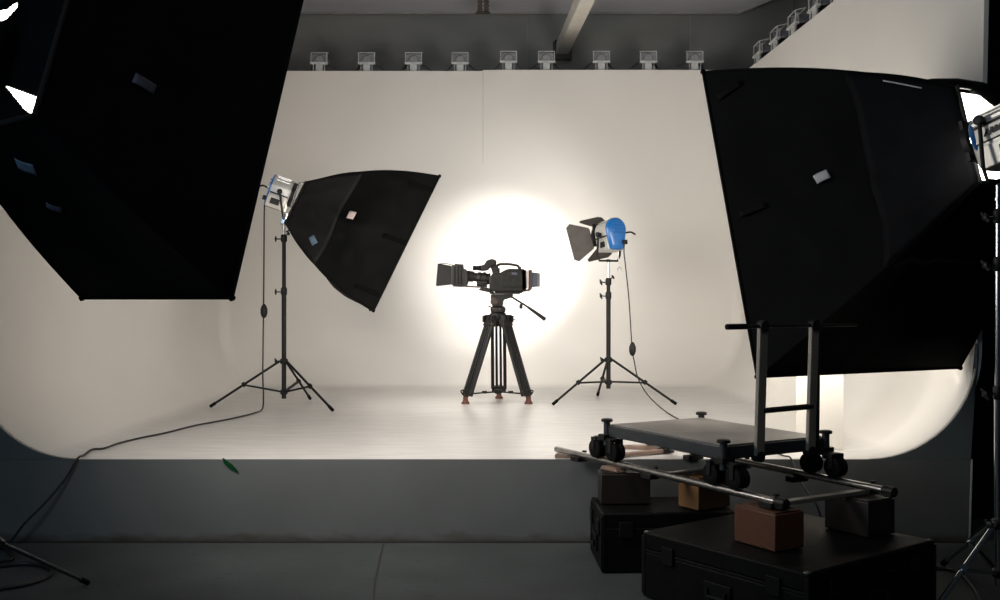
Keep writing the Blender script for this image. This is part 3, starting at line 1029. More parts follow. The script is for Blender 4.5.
# ------------------------------------------------------------------ camera tripod
TC = V(-.02, 10.32, 0)
tr = thing('camera_tripod', 'heavy black camera tripod with brown-red rubber feet, centre of the stage', 'tripod', V(-.02, 10.32, SZ))
feet = [at(465.5, 0, 10.1), at(528.5, 0, 10.1), at(499, 0, 10.66)]
for i, fp in enumerate(feet):
    h = V(fp.x - TC.x, fp.y - TC.y, 0).normalized()
    tg = V(-h.y, h.x, 0)
    F0 = V(fp.x, fp.y, SZ + .002)
    rad = (V(fp.x, fp.y, 0) - V(TC.x, TC.y, 0)).length
    top = V(TC.x, TC.y, 0) + h * .10 + V(0, 0, 1.37)
    bot = V(TC.x, TC.y, 0) + h * (rad - .03) + V(0, 0, .66)
    mb = MB()
    for o_, rr_ in ((-.066, .018), (-.022, .013), (.022, .013), (.066, .018)):
        mb.cyl(top + tg * o_ * (.95), bot + tg * o_, rr_, n=10)
    lg = build('leg', mb, M['black_metal'], tr)
    mb = MB()
    dv = (bot - top).normalized()
    nn = tg.cross(dv)
    mb.box(top + dv * .0, (.17, .05, .09), tg, nn, dv)
    build('leg_bracket', mb, M['cam_dark'], lg, bevel=.012)
    mb = MB()
    mb.box(bot, (.15, .045, .06), tg, nn, dv)
    mb.cyl(bot, F0 + V(0, 0, .05) + h * .0, .022, .02, n=12)
    build('leg_bracket', mb, M['cam_dark'], lg, bevel=.008)
    # loop handle and foot
    mb = MB(); mb.tube([bot + h * .02 + V(0, 0, .03), bot + h * .085 + V(0, 0, .025), bot + h * .045 - V(0, 0, .03), bot + h * .01 - V(0, 0, .045)], .007, n=8)
    build('strap_hook', mb, M['black_metal'], lg)
    mb = MB(); mb.lathe(F0, (0, 0, 1), [(0, .042), (.012, .042), (.03, .028), (.055, .024), (.07, .028), (.075, .02)], n=18)
    build('rubber_foot', mb, M['red_rubber'], lg)
    # spreader arm
    mb = MB(); mb.bar(V(TC.x, TC.y, .655), bot + V(0, 0, -.01) - h * .03, .022, .014); mb.box((V(TC.x, TC.y, .655) + bot - h * .03) / 2 + V(0, 0, 0), (.05, .03, .026))
    build('spreader_arm', mb, M['black_metal'], tr)
mb = MB(); mb.lathe(V(TC.x, TC.y, .63), (0, 0, 1), [(0, .02), (.01, .04), (.045, .04), (.05, .02)], n=14); build('spreader_hub', mb, M['black_metal'], tr)
mb = MB()
# shoulder crown with openings: ring plus three lugs
mb.lathe(V(TC.x, TC.y, 1.385), (0, 0, 1), [(0, .06), (.01, .085), (.05, .09), (.075, .082), (.09, .06)], n=24)
for fp in feet:
    h = V(fp.x - TC.x, fp.y - TC.y, 0).normalized(); tg = V(-h.y, h.x, 0)
    mb.box(V(TC.x, TC.y, 1.425) + h * .10, (.06, .045, .05), h, tg)
    for s_ in (-1, 1):
        mb.box(V(TC.x, TC.y, 1.405) + h * .115 + tg * .07 * s_, (.05, .03, .07), h, tg)
    mb.box(V(TC.x, TC.y, 1.437) + h * .10, (.03, .17, .022), h, tg)
build('crown', mb, M['black_metal'], tr, bevel=.004)
mb = MB(); mb.lathe(V(TC.x, TC.y, 1.465), (0, 0, 1), [(0, .06), (.012, .076), (.035, .08), (.055, .078), (.072, .06)], n=24); build('bowl', mb, M['cam_dark'], tr)
mb = MB(); mb.cyl(V(TC.x - .07, TC.y - .02, 1.53), V(TC.x - .105, TC.y - .02, 1.538), .006, n=8); mb.cyl(V(TC.x + .06, TC.y - .04, 1.45), V(TC.x + .19, TC.y - .08, 1.39), .005, n=8)
build('bowl_clamp_lever', mb, M['black_metal'], tr)
hd = MB()
hp = [(-.055, 1.53), (.04, 1.53), (.055, 1.55), (.06, 1.60), (.145, 1.625), (.16, 1.66), (-.075, 1.66), (-.078, 1.61), (-.07, 1.56)]
hd.prism([(a, b) for a, b in hp], V(TC.x, TC.y, 0), (1, 0, 0), (0, 0, 1), (0, 1, 0), -.055, .055)
fh = build('fluid_head', hd, M['cam_dark'], tr, bevel=.01)
mb = MB(); mb.lathe(V(TC.x - .035, TC.y - .05, 1.585), (0, -1, 0), [(0, .045), (.012, .045), (.018, .034), (.03, .03)], n=20); build('drag_knob', mb, mat('brown_grey_knob', (.035, .022, .018), .5), fh)
mb = MB()
pa, pb = V(TC.x + .14, 10.26, 1.632), V(TC.x + .295, 10.22, 1.535)
pe = V(.462, 10.18, 1.40)
mb.cyl(pa, pb, .0105, n=10); mb.lathe(pb, pe - pb, [(0, .010), (.03, .014), ((pe - pb).length - .03, .02), ((pe - pb).length - .01, .021), ((pe - pb).length, .012)], n=12)
ph_ = build('pan_handle', mb, M['black_plastic'], tr)
mb = MB(); mb.box(pb + V(-.06, 0, .0), (.035, .03, .05), Y=(0, 1, 0)); build('handle_clamp', mb, M['black_metal'], ph_, bevel=.008)

# ------------------------------------------------------------------ the video camera
cc = thing('video_camera', 'dark shoulder video camera with matte box and battery, mounted on the tripod', 'video camera', V(TC.x, TC.y, 1.665))
CD = 10.3


def px2(x, y):
    return ((x - 500) / 1000 * CD, EYE + (300 - y) / 1000 * CD)


def prof(name, poly, y0, y1, m, parent, bevel=.006):
    mb = MB(); mb.prism([px2(*p) for p in poly], (0, CD, 0), (1, 0, 0), (0, 0, 1), (0, 1, 0), y0, y1)
    return build(name, mb, M[m], parent, bevel=bevel)


def lx(x, y):
    a = px2(x, y); return V(a[0], CD, a[1])


camb = prof('body', [(490.5, 277), (492, 274), (499.5, 273.2), (506, 269.7), (510, 268.8), (524, 269.2), (526, 272), (526.3, 289), (523, 291.5), (500, 291.2), (494, 291.8), (490, 289)], -.10, .10, 'cam_body', cc, .008)
prof('side_cover', [(501, 274.5), (507, 271.3), (522, 272), (522.5, 287), (502, 287.5)], -.112, -.095, 'cam_body', camb, .006)
prof('display', [(511.5, 272.5), (517, 272.7), (517, 275.3), (511.5, 275)], -.118, -.108, 'tag_dark', camb, .002)
for x, y in ((504, 278), (507, 278.2), (514, 280), (518, 283), (505, 284)):
    mb = MB(); mb.cyl(lx(x, y) + V(0, -.108, 0), lx(x, y) + V(0, -.122, 0), .009, n=10); build('button', mb, M['cam_dark'], camb)
prof('lower_rail', [(494, 291), (524, 291), (522, 293), (519, 294), (496, 293.2)], -.04, .04, 'cam_dark', camb, .003)
prof('front_plate', [(489, 277), (493.5, 274.5), (494.5, 291.5), (489.5, 290.5)], -.085, .085, 'cam_dark', cc, .006)
# handle
mb = MB(); mb.tube([lx(497, 273), lx(497, 266.5), lx(500, 264.3), lx(508, 264.2), lx(516.5, 265.3), lx(518.5, 267), lx(521, 270)], .014, n=10, smooth=3)
mb.box(lx(519.5, 268.2), (.035, .04, .04)); mb.box(lx(497.5, 270.5), (.05, .06, .05))
build('carry_handle', mb, M['cam_dark'], cc, bevel=.004)
# viewfinder
mb = MB()
mb.lathe(lx(473, 268.2) + V(0, -.06, 0), lx(484, 268.4) - lx(473, 268.2), [(0, .018), (.002, .024), (.05, .023), (.07, .027), (.112, .03)], n=16)
vf = build('viewfinder_eyecup', mb, M['rubber'], cc)
mb = MB()
mb.prism([px2(*p) for p in [(481, 266), (484.5, 264.5), (486.5, 261), (491, 259.2), (495, 259.6), (497, 262), (496.5, 264.5), (492, 266.5), (488, 270.5), (483.5, 271.3), (481.5, 270.3)]], (0, CD, 0), (1, 0, 0), (0, 0, 1), (0, 1, 0), -.10, -.02)
mb.prism([px2(*p) for p in [(490, 266), (496, 264), (498, 268), (499.5, 274), (493, 275), (491.5, 270)]], (0, CD, 0), (1, 0, 0), (0, 0, 1), (0, 1, 0), -.08, .0)
build('viewfinder', mb, M['cam_body'], cc, bevel=.012, seg=3)
# lens
ld = lx(467, 276.5) - lx(490, 279.5)
mb = MB()
k = ld.length
mb.lathe(lx(490, 279.0), ld, [(0, .056), (.018, .062), (.022, .054), (.045, .054), (.048, .064), (.075, .064), (.08, .055), (.10, .055), (.104, .059), (.13, .055), (.135, .046), (.165, .045), (.17, .054), (.2, .056), (k, .06)], n=28)
ln = build('lens', mb, M['cam_dark'], cc)
mb = MB(); mb.cyl(lx(487, 285) + V(0, -.05, 0), lx(477, 284) + V(0, -.05, 0), .022, n=12); mb.box(lx(482, 283) + V(0, -.045, 0), (.11, .04, .035)); build('servo_grip', mb, M['cam_dark'], ln, bevel=.004)
mb = MB()
for a in range(18):
    an = 2 * pi * a / 18
    D_ = ld.normalized(); X_ = D_.orthogonal().normalized(); Y_ = D_.cross(X_)
    q = lx(490, 279.5) + D_ * .06 + (X_ * cos(an) + Y_ * sin(an)) * .054
    mb.box(q, (.02, .006, .006), D_, X_ * sin(an) - Y_ * cos(an), X_ * cos(an) + Y_ * sin(an))
build('zoom_gear', mb, M['cam_dark'], ln)
# matte box
mbx = prof('matte_box', [(452, 265), (463.5, 266), (464, 269), (466.5, 269.5), (468, 272), (468.3, 283), (466.5, 286), (461, 287), (452, 285)], -.095, .095, 'cam_dark', cc, .006)
prof('filter_stage', [(455, 263.9), (463.4, 264.6), (463.4, 266.5), (455, 266)], -.08, .08, 'cam_dark', mbx, .003)
for x in (455, 458.5, 461.5):
    prof('filter_tray', [(x - .7, 266.3), (x + .7, 266.3), (x + .7, 284.8), (x - .7, 284.8)], -.104, -.09, 'case_edge', mbx, .002)
mb = MB()
a0 = [lx(451.5, 266), lx(451.5, 284.5)]; a1 = [lx(438.8, 264), lx(437, 286)]


def hood(d, wi0, wi1):
    return [[a0[0] + V(0, -wi0, 0), a0[0] + V(0, wi0, 0), a0[1] + V(0, wi0, 0), a0[1] + V(0, -wi0, 0)],
            [a1[0] + V(0, -wi1, 0), a1[0] + V(0, wi1, 0), a1[1] + V(0, wi1, 0), a1[1] + V(0, -wi1, 0)]]


mb.loft(hood(0, .09, .15), caps=False)
hd_ = build('lens_hood', mb, M['black_plastic'], mbx, smooth=False); hd_.modifiers.new('t', 'SOLIDIFY').thickness = .006
mb = MB(); mb.cyl(lx(453, 286) + V(0, -.05, 0), lx(487, 287.3) + V(0, -.05, 0), .010, n=8); mb.cyl(lx(453, 286) + V(0, .05, 0), lx(487, 287.3) + V(0, .05, 0), .007, n=8)
build('support_rod', mb, M['dark_chrome'], cc)
prof('rod_bracket', [(480, 284.5), (484, 284.5), (485, 287.5), (492, 288.5), (494, 292.3), (489, 292.5), (480, 290.5), (478.5, 289.5), (480.5, 288.5)], -.06, .06, 'cam_dark', cc, .003)
mb = MB(); mb.tube([lx(439, 264.2) + V(0, -.05, 0), lx(446, 263.7) + V(0, -.05, 0), lx(452, 265) + V(0, -.05, 0)], .0035, n=6); build('hood_wire', mb, M['black_plastic'], mbx)
# battery end
prof('label_strip', [(525.8, 271), (528.5, 271), (528.3, 288.3), (525.7, 288.5)], -.075, .075, 'label_paper', cc, .002)
prof('rear_block', [(521.5, 270), (525.9, 270.2), (525.8, 289.6), (521.5, 290.5)], -.10, .10, 'cam_dark', cc, .004)
prof('battery_plate', [(528.4, 269.8), (532, 270), (532, 288.5), (530, 291), (525, 291.8), (520, 291.5), (520, 290), (528, 289.4)], -.07, .07, 'cam_red', cc, .004)
bt_ = prof('battery', [(532, 272.3), (536.8, 272.6), (536.8, 286.8), (532, 287.4)], -.065, .065, 'cam_blue', cc, .005)
prof('battery_cap', [(536.6, 273), (540, 273.2), (539.7, 287), (536.6, 287)], -.062, .062, 'cam_brown', bt_, .004)
prof('base_plate', [(489.5, 292.4), (519, 292.6), (520, 294.2), (489.5, 294)], -.045, .045, 'cam_dark', cc, .003)

# ------------------------------------------------------------------ dolly, track, blocks and cases
d = V(.505, -.863, 0).normalized(); p_ = V(.863, .505, 0).normalized()
ZR = .60; RR = .02
P0 = V(1.41, 4.95, 0)
gauge = .724
TL = 2.04
tk = thing('dolly_track', 'steel dolly track of two tubes running back onto the stage', 'track', P0 + V(0, 0, .36))
for k, o0 in enumerate((P0, P0 + p_ * gauge + d * .064)):
    mb = MB(); mb.cyl(o0 + V(0, 0, ZR - .01), o0 - d * TL + V(0, 0, ZR), RR, n=20)
    rl = build('rail', mb, M['dark_chrome'], tk)
    mb = MB(); mb.cyl(o0 + V(0, 0, ZR - .01) - d * .06, o0 + V(0, 0, ZR - .01) + d * .012, RR * 1.35, n=20); mb.box(o0 + V(0, 0, ZR - .022) - d * .02, (.05, .05, .034), d, p_)
    build('end_stop', mb, M['black_metal'], rl, bevel=.004)


def sleeper(s, m='handle_steel', full=True, name='sleeper'):
    a = P0 - d * s; b = a + p_ * gauge
    z = ZR - .031
    mb = MB()
    mb.bar(a + V(0, 0, z), b + V(0, 0, z), .05, .022)
    o = build(name, mb, M[m], tk, bevel=.003)
    for q in (a, b):
        mb = MB(); mb.box(q + V(0, 0, z + .002), (.09, .075, .030), d, p_); mb.cyl(q + p_ * .045 + V(0, 0, z), q + p_ * .045 + V(0, 0, z + .045), .008, n=8); mb.cyl(q + p_ * .045 + V(0, 0, z + .04), q + p_ * .045 + V(0, 0, z + .052), .016, n=10)
        build('rail_clamp', mb, M['black_metal'], o, bevel=.004)
    return o


sleeper(.10)
sleeper(1.05)
sleeper(1.78, m='wood_wedge')
for s in (.6, 1.5):
    q = P0 + p_ * gauge - d * s + V(0, 0, ZR - .04)
    mb = MB(); mb.box(q, (.06, .13, .035), d, p_); mb.cyl(q + p_ * .05, q + p_ * .05 + V(0, 0, .05), .012, n=8)
    build('rail_clamp', mb, M['black_metal'], tk, bevel=.004)

# dolly
N0 = V(1.185, 5.30, 0); ZD = .828
dd = V(.49, -.8717, 0).normalized(); pp = V(.8717, .49, 0).normalized()
dl = thing('camera_dolly', 'low grey platform dolly with a push handle, standing on the track', 'dolly', N0 + (-d * .5 + p_ * .36) + V(0, 0, ZR + RR))
DL, DW = 1.06, .76


def dp(a, b, z):
    return N0 - dd * a + pp * b + V(0, 0, z)


mb = MB(); mb.box(dp(DL / 2, DW / 2, ZD - .006), (DL - .03, DW - .03, .012), dd, pp); build('deck', mb, M['deck'], dl, bevel=.003)
mb = MB()
for a, b, sx, sy in ((DL / 2, .02, DL, .045), (DL / 2, DW - .02, DL, .045), (.02, DW / 2, .045, DW - .09), (DL - .02, DW / 2, .045, DW - .09)):
    mb.box(dp(a, b, ZD - .042), (sx, sy, .068), dd, pp)
build('side_frame', mb, M['dolly_frame'], dl, bevel=.004)
corners = [(0, 0), (0, DW), (DL, DW), (DL, 0)]
for a, b in corners:
    aa, bb = a, b
    c = dp(aa, bb, 0)
    mb = MB(); mb.cyl(c + V(0, 0, .70), c + V(0, 0, .842), .021, n=16); ps = build('corner_post', mb, M['dolly_frame'], dl)
    mb = MB(); mb.lathe(c + V(0, 0, .84), (0, 0, 1), [(0, .02), (.004, .036), (.018, .036), (.022, .028)], n=20); build('post_cap', mb, M['black_plastic'], ps)
    # bogie over the rail
    rc_ = V(c.x, c.y, 0)
    rc_ = rc_ + p_ * ((0 if b == 0 else gauge) - (rc_ - P0).dot(p_))
    mb = MB(); mb.box(rc_ + V(0, 0, .735), (.20, .05, .022), d, p_); mb.box((rc_ + c) / 2 + V(0, 0, .752), (.06, .09, .03), d, p_)
    for s_ in (-1, 1):
        for q_ in (-1, 1):
            mb.box(rc_ + d * .088 * s_ + p_ * .046 * q_ + V(0, 0, .70), (.03, .006, .075), d, p_)
        mb.box(rc_ + d * .088 * s_ + V(0, 0, .737), (.03, .098, .01), d, p_)
    bg = build('bogie', mb, M['black_metal'], dl, bevel=.002)
    for s_ in (-1, 1):
        ctr = rc_ + d * .088 * s_ + V(0, 0, .667)
        mb = MB(); mb.lathe(ctr - p_ * .041, p_, [(0, .02), (.001, .046), (.006, .056), (.022, .058), (.036, .0445), (.046, .0445), (.060, .058), (.076, .056), (.081, .046), (.082, .02)], n=26)
        wh = build('wheel', mb, M['rubber'], bg)
# push handle
for frac, top in ((.317, 1.458), (.825, 1.458)):
    base_ = dp(-.012, DW * frac, ZD - .075)
    q = dp(-.012, DW * frac, top) + V(.02, 0, 0)
    mb = MB(); mb.bar(base_, q, .058, .026, up=dd)
    u_ = build('handle_upright', mb, M['handle_steel'], dl, bevel=.004)
    mb = MB(); mb.cyl(q - dd * .02, q + dd * .022, .031, n=18); build('pivot_clamp', mb, M['black_metal'], u_)
    mb = MB(); mb.cyl(dp(-.03, DW * frac, ZD - .075), dp(.02, DW * frac, ZD - .075), .03, n=14)
    build('pivot_clamp', mb, M['black_metal'], u_)
mb = MB(); mb.bar(dp(-.012, DW * .872, .80) + V(.005, 0, 0), dp(-.012, DW * .872, 1.42) + V(.012, 0, 0), .03, .026, up=dd); build('lock_bar', mb, M['black_metal'], dl, bevel=.003)
z1 = 1.458
mb = MB(); mb.cyl(dp(-.012, -.02 * DW, z1) + V(.02, 0, 0), dp(-.012, .16 * DW, z1) + V(.02, 0, 0), .0155, n=14)
pbar = MB(); pbar.cyl(dp(-.012, .0 * DW, z1) + V(.02, 0, 0), dp(-.012, 1.27 * DW, z1) + V(.02, 0, 0), .010, n=14)
pb_ = build('push_bar', pbar, M['black_metal'], dl)
build('hand_grip', mb, M['rubber'], pb_)
mb = MB(); mb.cyl(dp(-.012, DW * .33, 1.0) + V(.01, 0, 0), dp(-.012, DW * .82, 1.005) + V(.01, 0, 0), .016, n=12); build('cross_bar', mb, M['black_metal'], dl)

# flight cases
caseA = thing('flight_case', 'large low black flight case in front, carrying two wooden blocks', 'flight case', V(1.5, 5.2, 0))
N_ = V(1.40, 4.54, 0); ex = V(.80, .60, 0); ey = V(-.60, .80, 0)


def case(t, N_, ex, ey, a, b, h, corners_at):
    c = N_ + ex * a / 2 + ey * b / 2
    lidz = h * .72
    mb = MB(); mb.box(c + V(0, 0, lidz / 2), (a, b, lidz - .01), ex, ey); bd = build('case_body', mb, M['case'], t, bevel=.012)
    mb = MB(); mb.box(c + V(0, 0, (lidz + h) / 2), (a, b, h - lidz - .006), ex, ey); ld_ = build('case_lid', mb, M['case'], t, bevel=.012)
    mb = MB()
    for (i, j) in ((0, 0), (1, 0), (1, 1), (0, 1)):
        q = N_ + ex * a * i + ey * b * j
        sx, sy = (1 if i == 0 else -1), (1 if j == 0 else -1)
        mb.box(q + ex * sx * .008 + ey * sy * .008 + V(0, 0, h / 2), (.024, .024, h - .05), ex, ey)
    mb.box(c + V(0, 0, lidz), (a + .006, b + .006, .012), ex, ey)
    build('edge_trim', mb, M['case_edge'], bd, bevel=.002)
    for (i, j) in ((0, 0), (1, 0), (1, 1), (0, 1)):
        q = N_ + ex * a * i + ey * b * j
        sx, sy = (1 if i == 0 else -1), (1 if j == 0 else -1)
        mb = MB(); mb.box(q + ex * sx * .02 + ey * sy * .02 + V(0, 0, h - .018), (.034, .034, .036), ex, ey); build('corner_guard', mb, M[corners_at], ld_, bevel=.01)
    for (o_, dirx, nrm) in ((N_ + ex * a * .5, ex, -ey), (N_ + ey * b * .5, ey, -ex)):
        mb = MB(); mb.box(o_ + nrm * .008 + V(0, 0, lidz * .55), (.17, .012, .1), dirx, nrm); fr_ = build('handle_dish', mb, M['case_edge'], bd, bevel=.004)
        mb = MB(); q = o_ + nrm * .022 + V(0, 0, lidz * .55); mb.tube([q - dirx * .06 + V(0, 0, .02), q - dirx * .055 - V(0, 0, .02), q + dirx * .055 - V(0, 0, .02), q + dirx * .06 + V(0, 0, .02)], .007, n=8, smooth=0); build('handle', mb, M['black_metal'], fr_)
        for s_ in (-.32, .32):
            ll = a if dirx == ex else b
            mb = MB(); mb.box(o_ + dirx * ll * s_ + nrm * .008 + V(0, 0, lidz), (.08, .012, .09), dirx, nrm); build('latch', mb, M['case_edge'], bd, bevel=.003)


case(caseA, N_, ex, ey, 1.07, 1.055, .36, 'steel_corner')
caseB = thing('flight_case', 'smaller black flight case standing behind, against the stage, under the track', 'flight case', V(.95, 6.1, 0))
case(caseB, V(.592, 5.84, 0), V(.9994, .035, 0), V(-.035, .9994, 0), .80, .48, .358, 'case_edge')


def block(label, N_, X, Y, a, b, z0, z1, m, fm=None):
    c = N_ + X * a / 2 + Y * b / 2
    t = thing('wooden_block', label, 'wooden block', V(c.x, c.y, z0), 'wooden blocks under the dolly track')
    mb = MB(); mb.box(c + V(0, 0, (z0 + z1) / 2), (a, b, z1 - z0), X, Y)
    bo = build('block', mb, M[m], t, bevel=.005)
    # thin top and end boards show as a slightly proud rim
    mb = MB(); mb.box(c + V(0, 0, z1 + .003), (a - .02, b - .02, .008), X, Y); build('top_board', mb, M[m], bo, bevel=.002)
    return t


# corner nearest to the camera first, X along p_, Y away along -d
block('red-brown wooden block at the front end of the nearer rail, on the large case', V(1.350, 4.905, 0), p_, -d, .20, .285, .362, .544, 'wood_red')
block('dark brown wooden block at the right end of the farther rail, on the large case', V(1.915, 5.20, 0), p_, -d, .21, .29, .362, .544, 'wood_dark')
block('tan wooden block with grain, under the middle of the nearer rail', V(1.165, 5.87, 0), p_, -d, .25, .18, .362, .543, 'wood_tan')
block('dark wooden block at the left end of the smaller case, beside the stage', V(.612, 6.06, 0), V(1, .02, 0), V(-.02, 1, 0), .30, .17, .362, .543, 'wood_dark')
mb = MB(); q = V(.70, 6.16, .552)
mb.prism([(-.09, 0), (.09, 0), (.07, .023), (-.07, .023)], q, d, V(0, 0, 1), p_, -.04, .04)
tag(build('wooden_wedge', mb, M['wood_wedge'], bevel=.003, loc=q), 'small brown wedge on the dark block under the nearer rail', 'wedge')

# wooden boards and wedges on the stage edge
q = onz(573, 455.5, SZ + .02)
wbase = P0 - d * 1.94
mb = MB()
mb.box(V(wbase.x + .04, 6.66, SZ + .0135), (.20, .09, .022), V(.98, -.2, 0), V(.2, .98, 0))
tag(build('wooden_board', mb, M['wood_wedge'], bevel=.003, loc=V(wbase.x, wbase.y, SZ)), 'short brown board on the stage edge under the nearer rail end', 'board')
mb = MB()
mb.prism([(-.19, 0), (.23, 0), (.23, .020), (.10, .027), (-.02, .027), (-.19, .018)], V(1.02, 7.04, SZ + .001), V(.97, -.24, 0), V(0, 0, 1), V(.24, .97, 0), -.04, .04)
tag(build('wooden_wedge', mb, M['wood_wedge'], bevel=.003, loc=V(1.02, 7.04, SZ)), 'long curved brown wedge lying on the stage behind the dolly', 'wedge')

# white folded board behind the dolly
vf_ = thing('folding_board', 'off-white folding board standing on the stage behind the dolly handle', 'board', V(2.1, 7.1, SZ))
H0 = onz(797, 452.0, SZ); H0 = V(2.10, 7.07, SZ + .003)
E1 = V(2.405, 6.985, SZ + .003); E0 = V(1.92, 7.42, SZ + .003)
for a, b in ((H0, E1), (H0, E0)):
    dv = (b - a).normalized(); nn = V(-dv.y, dv.x, 0)
    mb = MB(); mb.box((a + b) / 2 + V(0, 0, .60), ((b - a).length - .012, .012, 1.2), dv, nn)
    build('board_panel', mb, M['foam_board'], vf_, bevel=.002)
mb = MB(); mb.box(H0 + V(0, -.004, .6), (.02, .008, 1.2)); build('hinge_tape', mb, M['foam_board'], vf_)

# ------------------------------------------------------------------ cables
def cable(label, pts, r, name='power_cable', sw=None, smooth=5):
    t = thing(name, label, 'cable', pts[-1])
    mb = MB(); mb.tube(pts, r, n=8, smooth=smooth); build('cord', mb, M['cable'], t)
    if sw is not None:
        mb = MB(); mb.lathe(Vector(sw) + V(0, 0, -.07), (0, 0, 1), [(0, .008), (.015, .024), (.05, .034), (.09, .034), (.125, .02), (.14, .008)], n=14)
        build('inline_switch', mb, M['black_plastic'], t)
    return t


def g(x, y, dz=.010):
    return onz(x, y, SZ + dz)


lp = [at(267, 197, 9.78), at(264.5, 206, 9.76), at(264, 250, 9.74), at(263.5, 312, 9.72), at(263, 350, 9.68), at(262.8, 378, 9.6), at(263.5, 398, 9.5), g(262, 409.5), g(254, 413), g(243, 416), g(222, 420.5),
      g(195, 425.5), g(165, 433), g(140, 438), g(118, 443.5), g(104, 448.3), g(92, 449.5), g(84, 455, .009), V((78.5 - 500) / 1000 * SY, SY - .02, SZ + .004),
      V(at(66, 478, 6.57).x, 6.57, at(66, 478, 6.57).z), V(at(45, 503, 6.53).x, 6.53, at(45, 503, 6.53).z), V(at(25, 523, 6.5).x, 6.5, at(25, 523, 6.5).z), onz(11, 541, .03), onz(3, 545, .012), onz(-10, 552, .012), onz(-60, 556, .012)]
cable('black cable with inline switch, from the middle lamp down over the stage edge', lp, .0075, sw=at(264, 311, 9.72))
rp = [C1 - F1 * .17 - U1 * .1 + S1 * .07, at(624, 252, 10.0), at(625.5, 266, 9.98), at(629, 300, 9.97), at(632, 347, 9.95), at(634, 360, 9.93), at(638, 378, 9.85), at(647, 394, 9.7), g(660, 407), g(672, 415.5), g(690, 424), g(730, 437),
      g(765, 449), g(783, 455.5), V(at(790, 459, SY).x, SY - .02, SZ + .008), at(797, 474, 6.5), at(806, 490, 6.35), at(818, 508, 6.2), onz(832, 551, .012), onz(860, 556, .012)]
cable('thin black cable with inline switch, hanging from the blue-backed lamp', rp, .006, sw=at(632.5, 349, 9.95))
# floor loops on the left
lo = []
for k in range(15):
    a = 2.2 + k / 14 * 5.6
    lo.append(onz(0, 0 + 400, .0) * 0 + V(-3.02 + .50 * cos(a), 5.90 + .235 * sin(a) * -1, .012))
lo = [onz(x, y, .014) for x, y in ((-60, 598), (-25, 593), (0, 588.5), (20, 585.5), (38, 580.5), (50, 575), (51, 569.5), (42, 565.5), (25, 563.5), (0, 566), (-30, 571))]
cable('thick black cable loop lying on the floor at the left edge', lo, .013, name='floor_cable')
lo2 = [onz(x, y, .013) for x, y in ((-40, 547), (-15, 545.5), (1, 547), (9, 550.5), (13, 556.5), (8, 560), (-20, 560.5), (-50, 559))]
cable('short black cable curve on the floor behind the thick loop', lo2, .012, name='floor_cable')
lo3 = [V(1.95, 4.35, .014), V(2.22, 4.75, .014), V(2.36, 5.15, .014), V(2.33, 5.5, .014), V(2.2, 5.66, .014), V(2.08, 5.72, .014), V(1.95, 5.76, .014)]
lo3 = [onz(985, 612, .014), onz(975, 590, .014), onz(962, 575, .014), onz(950, 569.5, .014), onz(938, 568, .014), onz(915, 568, .014)]
cable('black cable arching over the floor beside the right stand', lo3, .012, name='floor_cable')

# green tape
a_ = [(222.6, 457.8), (224.5, 458.5), (232, 464), (239.3, 472.3), (237.5, 472.6), (230, 468.5), (224, 463.2)]
mb = MB()
pl = [at(x, y, SY - .013) for x, y in a_]
mb.prism([(q.x, q.z) for q in pl], (0, SY - .016, 0), (1, 0, 0), (0, 0, 1), (0, 1, 0), -.003, .002)
tag(build('tape_scrap', mb, M['green_tape'], smooth=False), 'small dark green scrap of tape on the stage front', 'tape')

# small marks on the stage floor: scraps of paper and dirt
# ------------------------------------------------------------------ lights
def area(name, c, aim, w, h, power, col, spread=180, up=None):
    l = bpy.data.lights.new(name, 'AREA')
    l.shape = 'RECTANGLE'; l.size = w; l.size_y = h; l.energy = power; l.color = col; l.spread = radians(spread)
    o = bpy.data.objects.new(name, l); COL.objects.link(o)
    o.location = c
    o.rotation_euler = Vector(aim).to_track_quat('-Z', 'Y').to_euler()
    return o


WARM = (1.0, .948, .885)
# each softbox: light leaving the diffuser
area('left_softbox_light', Lc + SBL[4] * .0, SBL[4], 1.3, 1.5, 54, WARM, spread=150)
area('right_softbox_light', Rc + SBR[4] * .0, SBR[4], 1.6, 1.7, 35, WARM, spread=135)
area('middle_softbox_light', Mc + SBM[4] * .0, SBM[4], .9, 1.3, 15, WARM)


def point(name, c, power, r, col=WARM):
    l = bpy.data.lights.new(name, 'POINT'); l.energy = power; l.shadow_soft_size = r; l.color = col
    o = bpy.data.objects.new(name, l); COL.objects.link(o); o.location = c
    return o


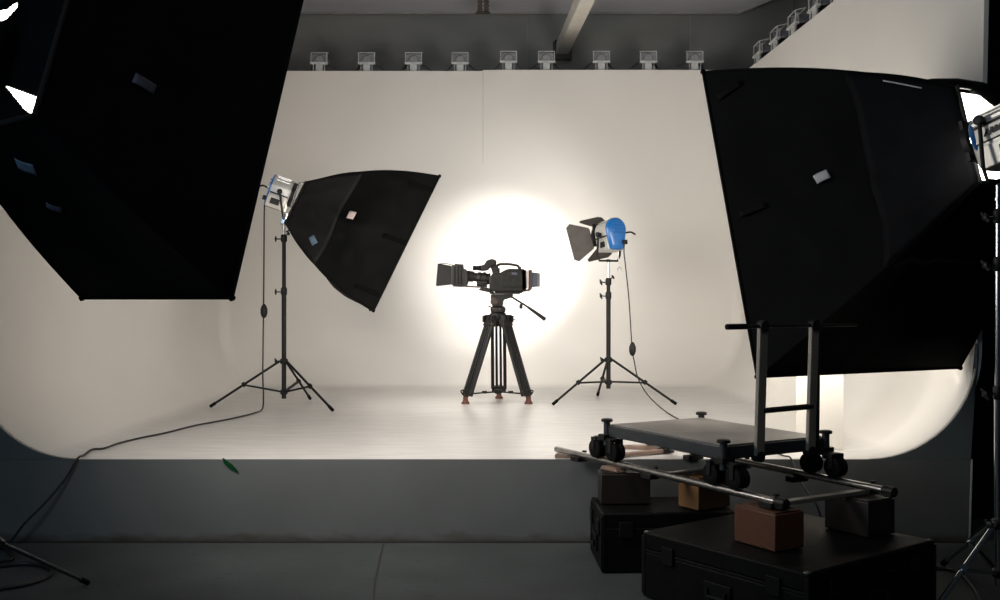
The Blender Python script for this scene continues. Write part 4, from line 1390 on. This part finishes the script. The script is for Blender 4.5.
point('left_softbox_bulb', Lring + Ln * .35, 45, .05)
point('right_softbox_bulb', Rring + Rn * .40, 60, .05)
point('middle_softbox_bulb', Mring + SBM[4] * .4, 12, .05)
# spotlight
l = bpy.data.lights.new('spotlight_beam', 'SPOT'); l.energy = 430; l.spot_size = radians(54); l.spot_blend = 1.0; l.shadow_soft_size = .06; l.color = (1, .97, .925)
l2 = bpy.data.lights.new('spotlight_spill', 'SPOT'); l2.energy = 110; l2.spot_size = radians(104); l2.spot_blend = 1.0; l2.shadow_soft_size = .08; l2.color = (1, .96, .91)
o = bpy.data.objects.new('spotlight_spill', l2); COL.objects.link(o); o.location = C1 + F1 * .20 + U1 * .02
o.rotation_euler = F1.to_track_quat('-Z', 'Y').to_euler()
o = bpy.data.objects.new('spotlight_beam', l); COL.objects.link(o); o.location = C1 + F1 * .21 + U1 * .02
o.rotation_euler = F1.to_track_quat('-Z', 'Y').to_euler()
# soft overhead fill, added to light the middle of the stage face
area('overhead_fill', V(.7, 2.0, 6.3), V(-.3, 4.6, -6), 1.0, 1.0, 9, (1, .97, .90), spread=85)
# bluish daylight added from the front left of the hall, its source unseen
area('left_daylight_fill', V(-5.2, .2, 3.2), V(8.3, 6.4, .1), 2.0, 2.6, 75, (.55, .78, 1.0))

w = bpy.data.worlds.new('World'); sc.world = w; w.use_nodes = True
bg = w.node_tree.nodes['Background']
bg.inputs[0].default_value = (.62, .78, 1.0, 1); bg.inputs[1].default_value = .014

# ------------------------------------------------------------------ camera
cd = bpy.data.cameras.new('camera'); cd.lens = 36; cd.sensor_width = 36; cd.clip_end = 200
co = bpy.data.objects.new('camera', cd); COL.objects.link(co); co.location = (0, 0, EYE); co.rotation_euler = (pi / 2, 0, 0)
sc.camera = co
vs_ = sc.view_settings
vs_.view_transform = 'Standard'; vs_.look = 'None'; vs_.gamma = 1; vs_.exposure = .17; vs_.use_curve_mapping = False
sc.cycles.use_denoising = True
sc.cycles.max_bounces = 8
sc.cycles.diffuse_bounces = 5
sc.cycles.sample_clamp_indirect = 6
